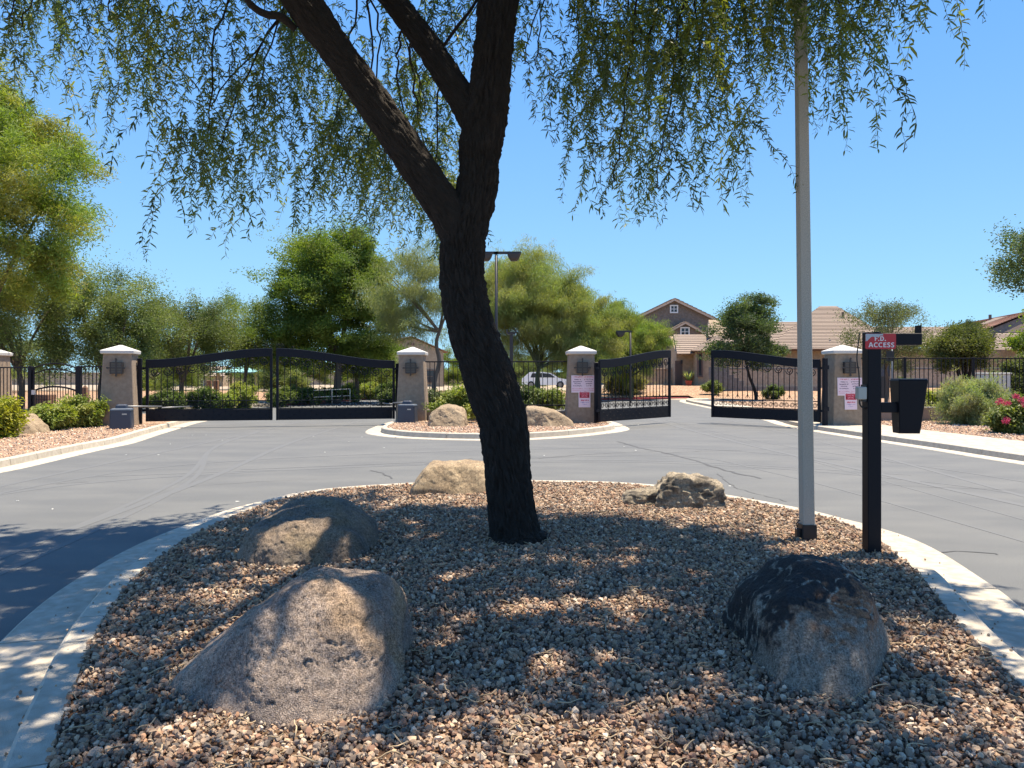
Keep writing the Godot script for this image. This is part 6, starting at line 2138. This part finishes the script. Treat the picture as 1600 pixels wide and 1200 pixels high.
func build_small_things() -> void:
	street_light("tall bronze street light with two heads beside the mesquite trunk", Vector3(-0.636, 0.1, -30), 6.635 - 0.1, [0.92, -0.55], 0.065)
	street_light("small bronze street light with one head behind the open right gate", Vector3(7.122, 0.1, -44.5), 4.333 - 0.1, [-0.78], 0.075)
	var c := thing("camera_post", "short dark post with a camera bracket behind the median fence", "post", Vector3(-0.024, 0.14, -27.5))
	var st := mb()
	block(st, Vector3(0, 1.5, 0), Vector3(0.13, 3.0, 0.13), 0.01)
	build("shaft", st, M.bronze, c)
	st = mb()
	box(st, Vector3(0, 3.06, 0), Vector3(0.3, 0.1, 0.16))
	for s in [-1.0, 1.0]:
		box(st, Vector3(s * 0.16, 3.13, 0.02), Vector3(0.06, 0.14, 0.2))
	build("camera_bracket", st, M.bronze, c)

	# white car parked beyond the median
	var car := thing("parked_car", "white estate car parked beyond the median fence", "car", Vector3(3.329, 0.42, -74))
	st = mb()
	prism(st, [Vector2(-2.3, 0.32), Vector2(2.25, 0.32), Vector2(2.33, 0.55), Vector2(2.28, 0.85), Vector2(1.3, 1.02), Vector2(0.55, 1.5), Vector2(-0.2, 1.62), Vector2(-1.55, 1.6), Vector2(-2.15, 1.08), Vector2(-2.33, 0.95), Vector2(-2.36, 0.5)], -0.86, 0.86)
	build("body", st, M.car_white, car)
	for q in [[Vector2(-1.5, 1.06), Vector2(-0.35, 1.06), Vector2(-0.35, 1.5), Vector2(-1.35, 1.48)], [Vector2(-0.27, 1.06), Vector2(0.95, 1.06), Vector2(0.45, 1.42), Vector2(-0.27, 1.5)]]:
		st = mb()
		prism(st, q, 0.858, 0.872)
		build("side_window", st, M.glass_dark, car)
	for x in [-1.45, 1.45]:
		for z in [-0.72, 0.8]:
			st = mb()
			var ring := []
			for i in 20:
				ring.append(Vector2(x + cos(TAU * i / 20) * 0.35, 0.35 + sin(TAU * i / 20) * 0.35))
			prism(st, ring, z - 0.1, z + 0.1)
			build("wheel", st, M.rubber, car)
			st = mb()
			ring = []
			for i in 14:
				ring.append(Vector2(x + cos(TAU * i / 14) * 0.21, 0.35 + sin(TAU * i / 14) * 0.21))
			prism(st, ring, z + 0.095, z + 0.107)
			build("hub_cap", st, M.steel, car)
	st = mb()
	box(st, Vector3(2.2, 0.72, 0.7), Vector3(0.2, 0.14, 0.34))
	build("headlight", st, M.glass_dark, car)

	# mailbox cluster, cabinet, thin sign pole
	var m := thing("mailbox_cluster", "dark pedestal mailbox cluster seen right of the access post", "mailbox", Vector3(24.957, 0.25, -50))
	st = mb()
	block(st, Vector3(0, 1.95, 0), Vector3(0.95, 1.25, 0.5), 0.02)
	build("cabinet", st, M.slate, m)
	st = mb()
	loft(st, [rect(-0.1, 0.2, 0.2, 0.02), rect(1.33, 0.34, 0.2, 0.02)])
	build("pedestal", st, M.black, m)
	for i in 3:
		for j in 4:
			st = mb()
			box(st, Vector3(-0.3 + 0.3 * i, 1.52 + 0.28 * j, 0.255), Vector3(0.27, 0.25, 0.02))
			build("door", st, M.slate, m)
	var u := thing("utility_cabinet", "pale grey green utility cabinet behind the right iron fence", "cabinet", Vector3(18.215, 0.12, -28))
	st = mb()
	block(st, Vector3(0, 0.78, 0), Vector3(0.95, 1.56, 0.6), 0.02)
	build("body", st, M.cabinet, u)
	st = mb()
	block(st, Vector3(0, 1.585, 0), Vector3(1.0, 0.06, 0.66), 0.015)
	build("lid", st, M.cabinet, u)
	var sp := thing("sign_pole", "thin grey pole behind the right fence under the red access sign", "pole", Vector3(15.929, 0.1, -31))
	st = mb(true)
	tube(st, [Vector3(0, -0.1, 0), Vector3(0, 2.7, 0)], [0.03, 0.03], 8)
	build("shaft", st, M.steel, sp)
	st = mb()
	box(st, Vector3(-0.1, 2.35, 0.04), Vector3(0.32, 0.42, 0.02))
	build("sign_back", st, M.black, sp)

	# teal park shelter
	var sh := thing("park_shelter", "park shelter with a pale teal roof beyond the left gate", "shelter", Vector3(-23.253, 0.14, -64))
	for x in [-1.6, 1.6]:
		for z in [-1.4, 1.4]:
			st = mb()
			box(st, Vector3(x, 0.9, z), Vector3(0.18, 1.8, 0.18))
			build("post", st, M.house_sand, sh)
	st = mb()
	loft(st, [rect(1.75, 2.2, 2.0, 0.05), rect(1.84, 2.2, 2.0, 0.05), rect(2.1, 0.7, 0.6, 0.05)])
	loft(st, [rect(2.12, 0.5, 0.45, 0.05), rect(2.5, 0.06, 0.06, 0.01)])
	build("roof", st, M.teal, sh)
	# white handrail
	var hr := thing("handrail", "white pipe handrail under the round bright tree", "handrail", Vector3(-10.727, 0.12, -40))
	for y in [0.35, 0.72]:
		st = mb(true)
		tube(st, [Vector3(0, y, 0), Vector3(1.75, y + 0.06, -1.0)], [0.014, 0.014], 6)
		build("rail", st, M.cap, hr)
	for t in [0.0, 0.5, 1.0]:
		st = mb(true)
		tube(st, [Vector3(1.75 * t, -0.1, -t), Vector3(1.75 * t, 0.73 + 0.06 * t, -t)], [0.014, 0.014], 6)
		build("post", st, M.cap, hr)
	# brown things seen through the walk-in gate
	var bb := thing("planter_box", "brown timber planter seen through the walk-in gate", "planter", Vector3(-16.826, 0.1, -26.5))
	for k in 5:
		st = mb()
		block(st, Vector3(0, 0.08 + 0.17 * k, 0), Vector3(0.72, 0.16, 0.5), 0.01)
		build("board", st, M.brown, bb)
	var bp := thing("bollard", "brown timber bollard between the walk-in gate and the leftmost driveway pillar", "bollard", Vector3(-15.002, 0.1, -26))
	st = mb()
	loft(st, [rect(-0.1, 0.07, 0.07, 0.01), rect(1.1, 0.07, 0.07, 0.01), rect(1.16, 0.03, 0.03, 0.01)])
	build("shaft", st, M.brown, bp)
	for q in [[327.0, "brown timber post seen through the left gate, the left of a pair"], [338.0, "brown timber post seen through the left gate, the right of a pair"]]:
		var tp := thing("timber_post", q[1], "post", Vector3((q[0] - 800.0) / 1156.0 * 46.0, 0.12, -46.0), 0.0, "timber posts in the park")
		st = mb()
		block(st, Vector3(0, 0.6, 0), Vector3(0.26, 1.25, 0.26), 0.02)
		build("shaft", st, M.brown, tp)
	# potted plant by the front door
	var pp := thing("potted_plant", "spiky plant in a red pot beside the tan house's front door", "plant", Vector3(13.991, 0.84, -58.6))
	st = mb()
	loft(st, [rect(0.0, 0.17, 0.17, 0.06), rect(0.42, 0.26, 0.26, 0.09)])
	build("pot", st, M.pot, pp)
	st = mb()
	for k in 40:
		var a := rng.randf() * TAU
		var e := Vector3(cos(a) * 0.55, 0.9 + rng.randf() * 0.4, sin(a) * 0.55)
		var s := Vector3(-sin(a), 0, cos(a)) * 0.035
		tri(st, Vector3(0, 0.42, 0) - s, e, Vector3(0, 0.42, 0) + s)
	build("leaves", st, M.twig if false else leafy(lin(0.14, 0.17, 0.05), Color(0.8, 0.85, 0.4)), pp)
	# white specks on the asphalt: bits of paper and bird lime
	var spots := [Vector2(-6.343, -9.485), Vector2(-5.523, -8.892), Vector2(-7.844, -15.037), Vector2(-7.193, -15.037), Vector2(-8.060, -17.449), Vector2(-8.696, -20.104), Vector2(-8.313, -20.104), Vector2(-7.248, -18.496), Vector2(-3.494, -9.437), Vector2(-5.277, -19.677), Vector2(-3.926, -15.543), Vector2(-3.941, -19.469), Vector2(-4.400, -27.200), Vector2(0.645, -14.916), Vector2(2.545, -16.815), Vector2(2.676, -15.945), Vector2(4.168, -24.337), Vector2(-2.857, -16.514), Vector2(-4.000, -18.133), Vector2(3.163, -10.753)]
	var xf := []
	var cs := []
	for p in spots:
		xf.append(Transform3D(Basis(Vector3.UP, rng.randf() * TAU).scaled(Vector3(rng.randf_range(0.03, 0.08), 0.008, rng.randf_range(0.03, 0.06))), Vector3(p.x, 0.006, p.y)))
		cs.append(Color(0.7, 0.7, 0.66))
	var bit := pebble_mesh(1.0)
	tag(multi("litter_specks", bit, M.stone, xf, cs, self), "white specks of litter scattered over the asphalt", "litter")
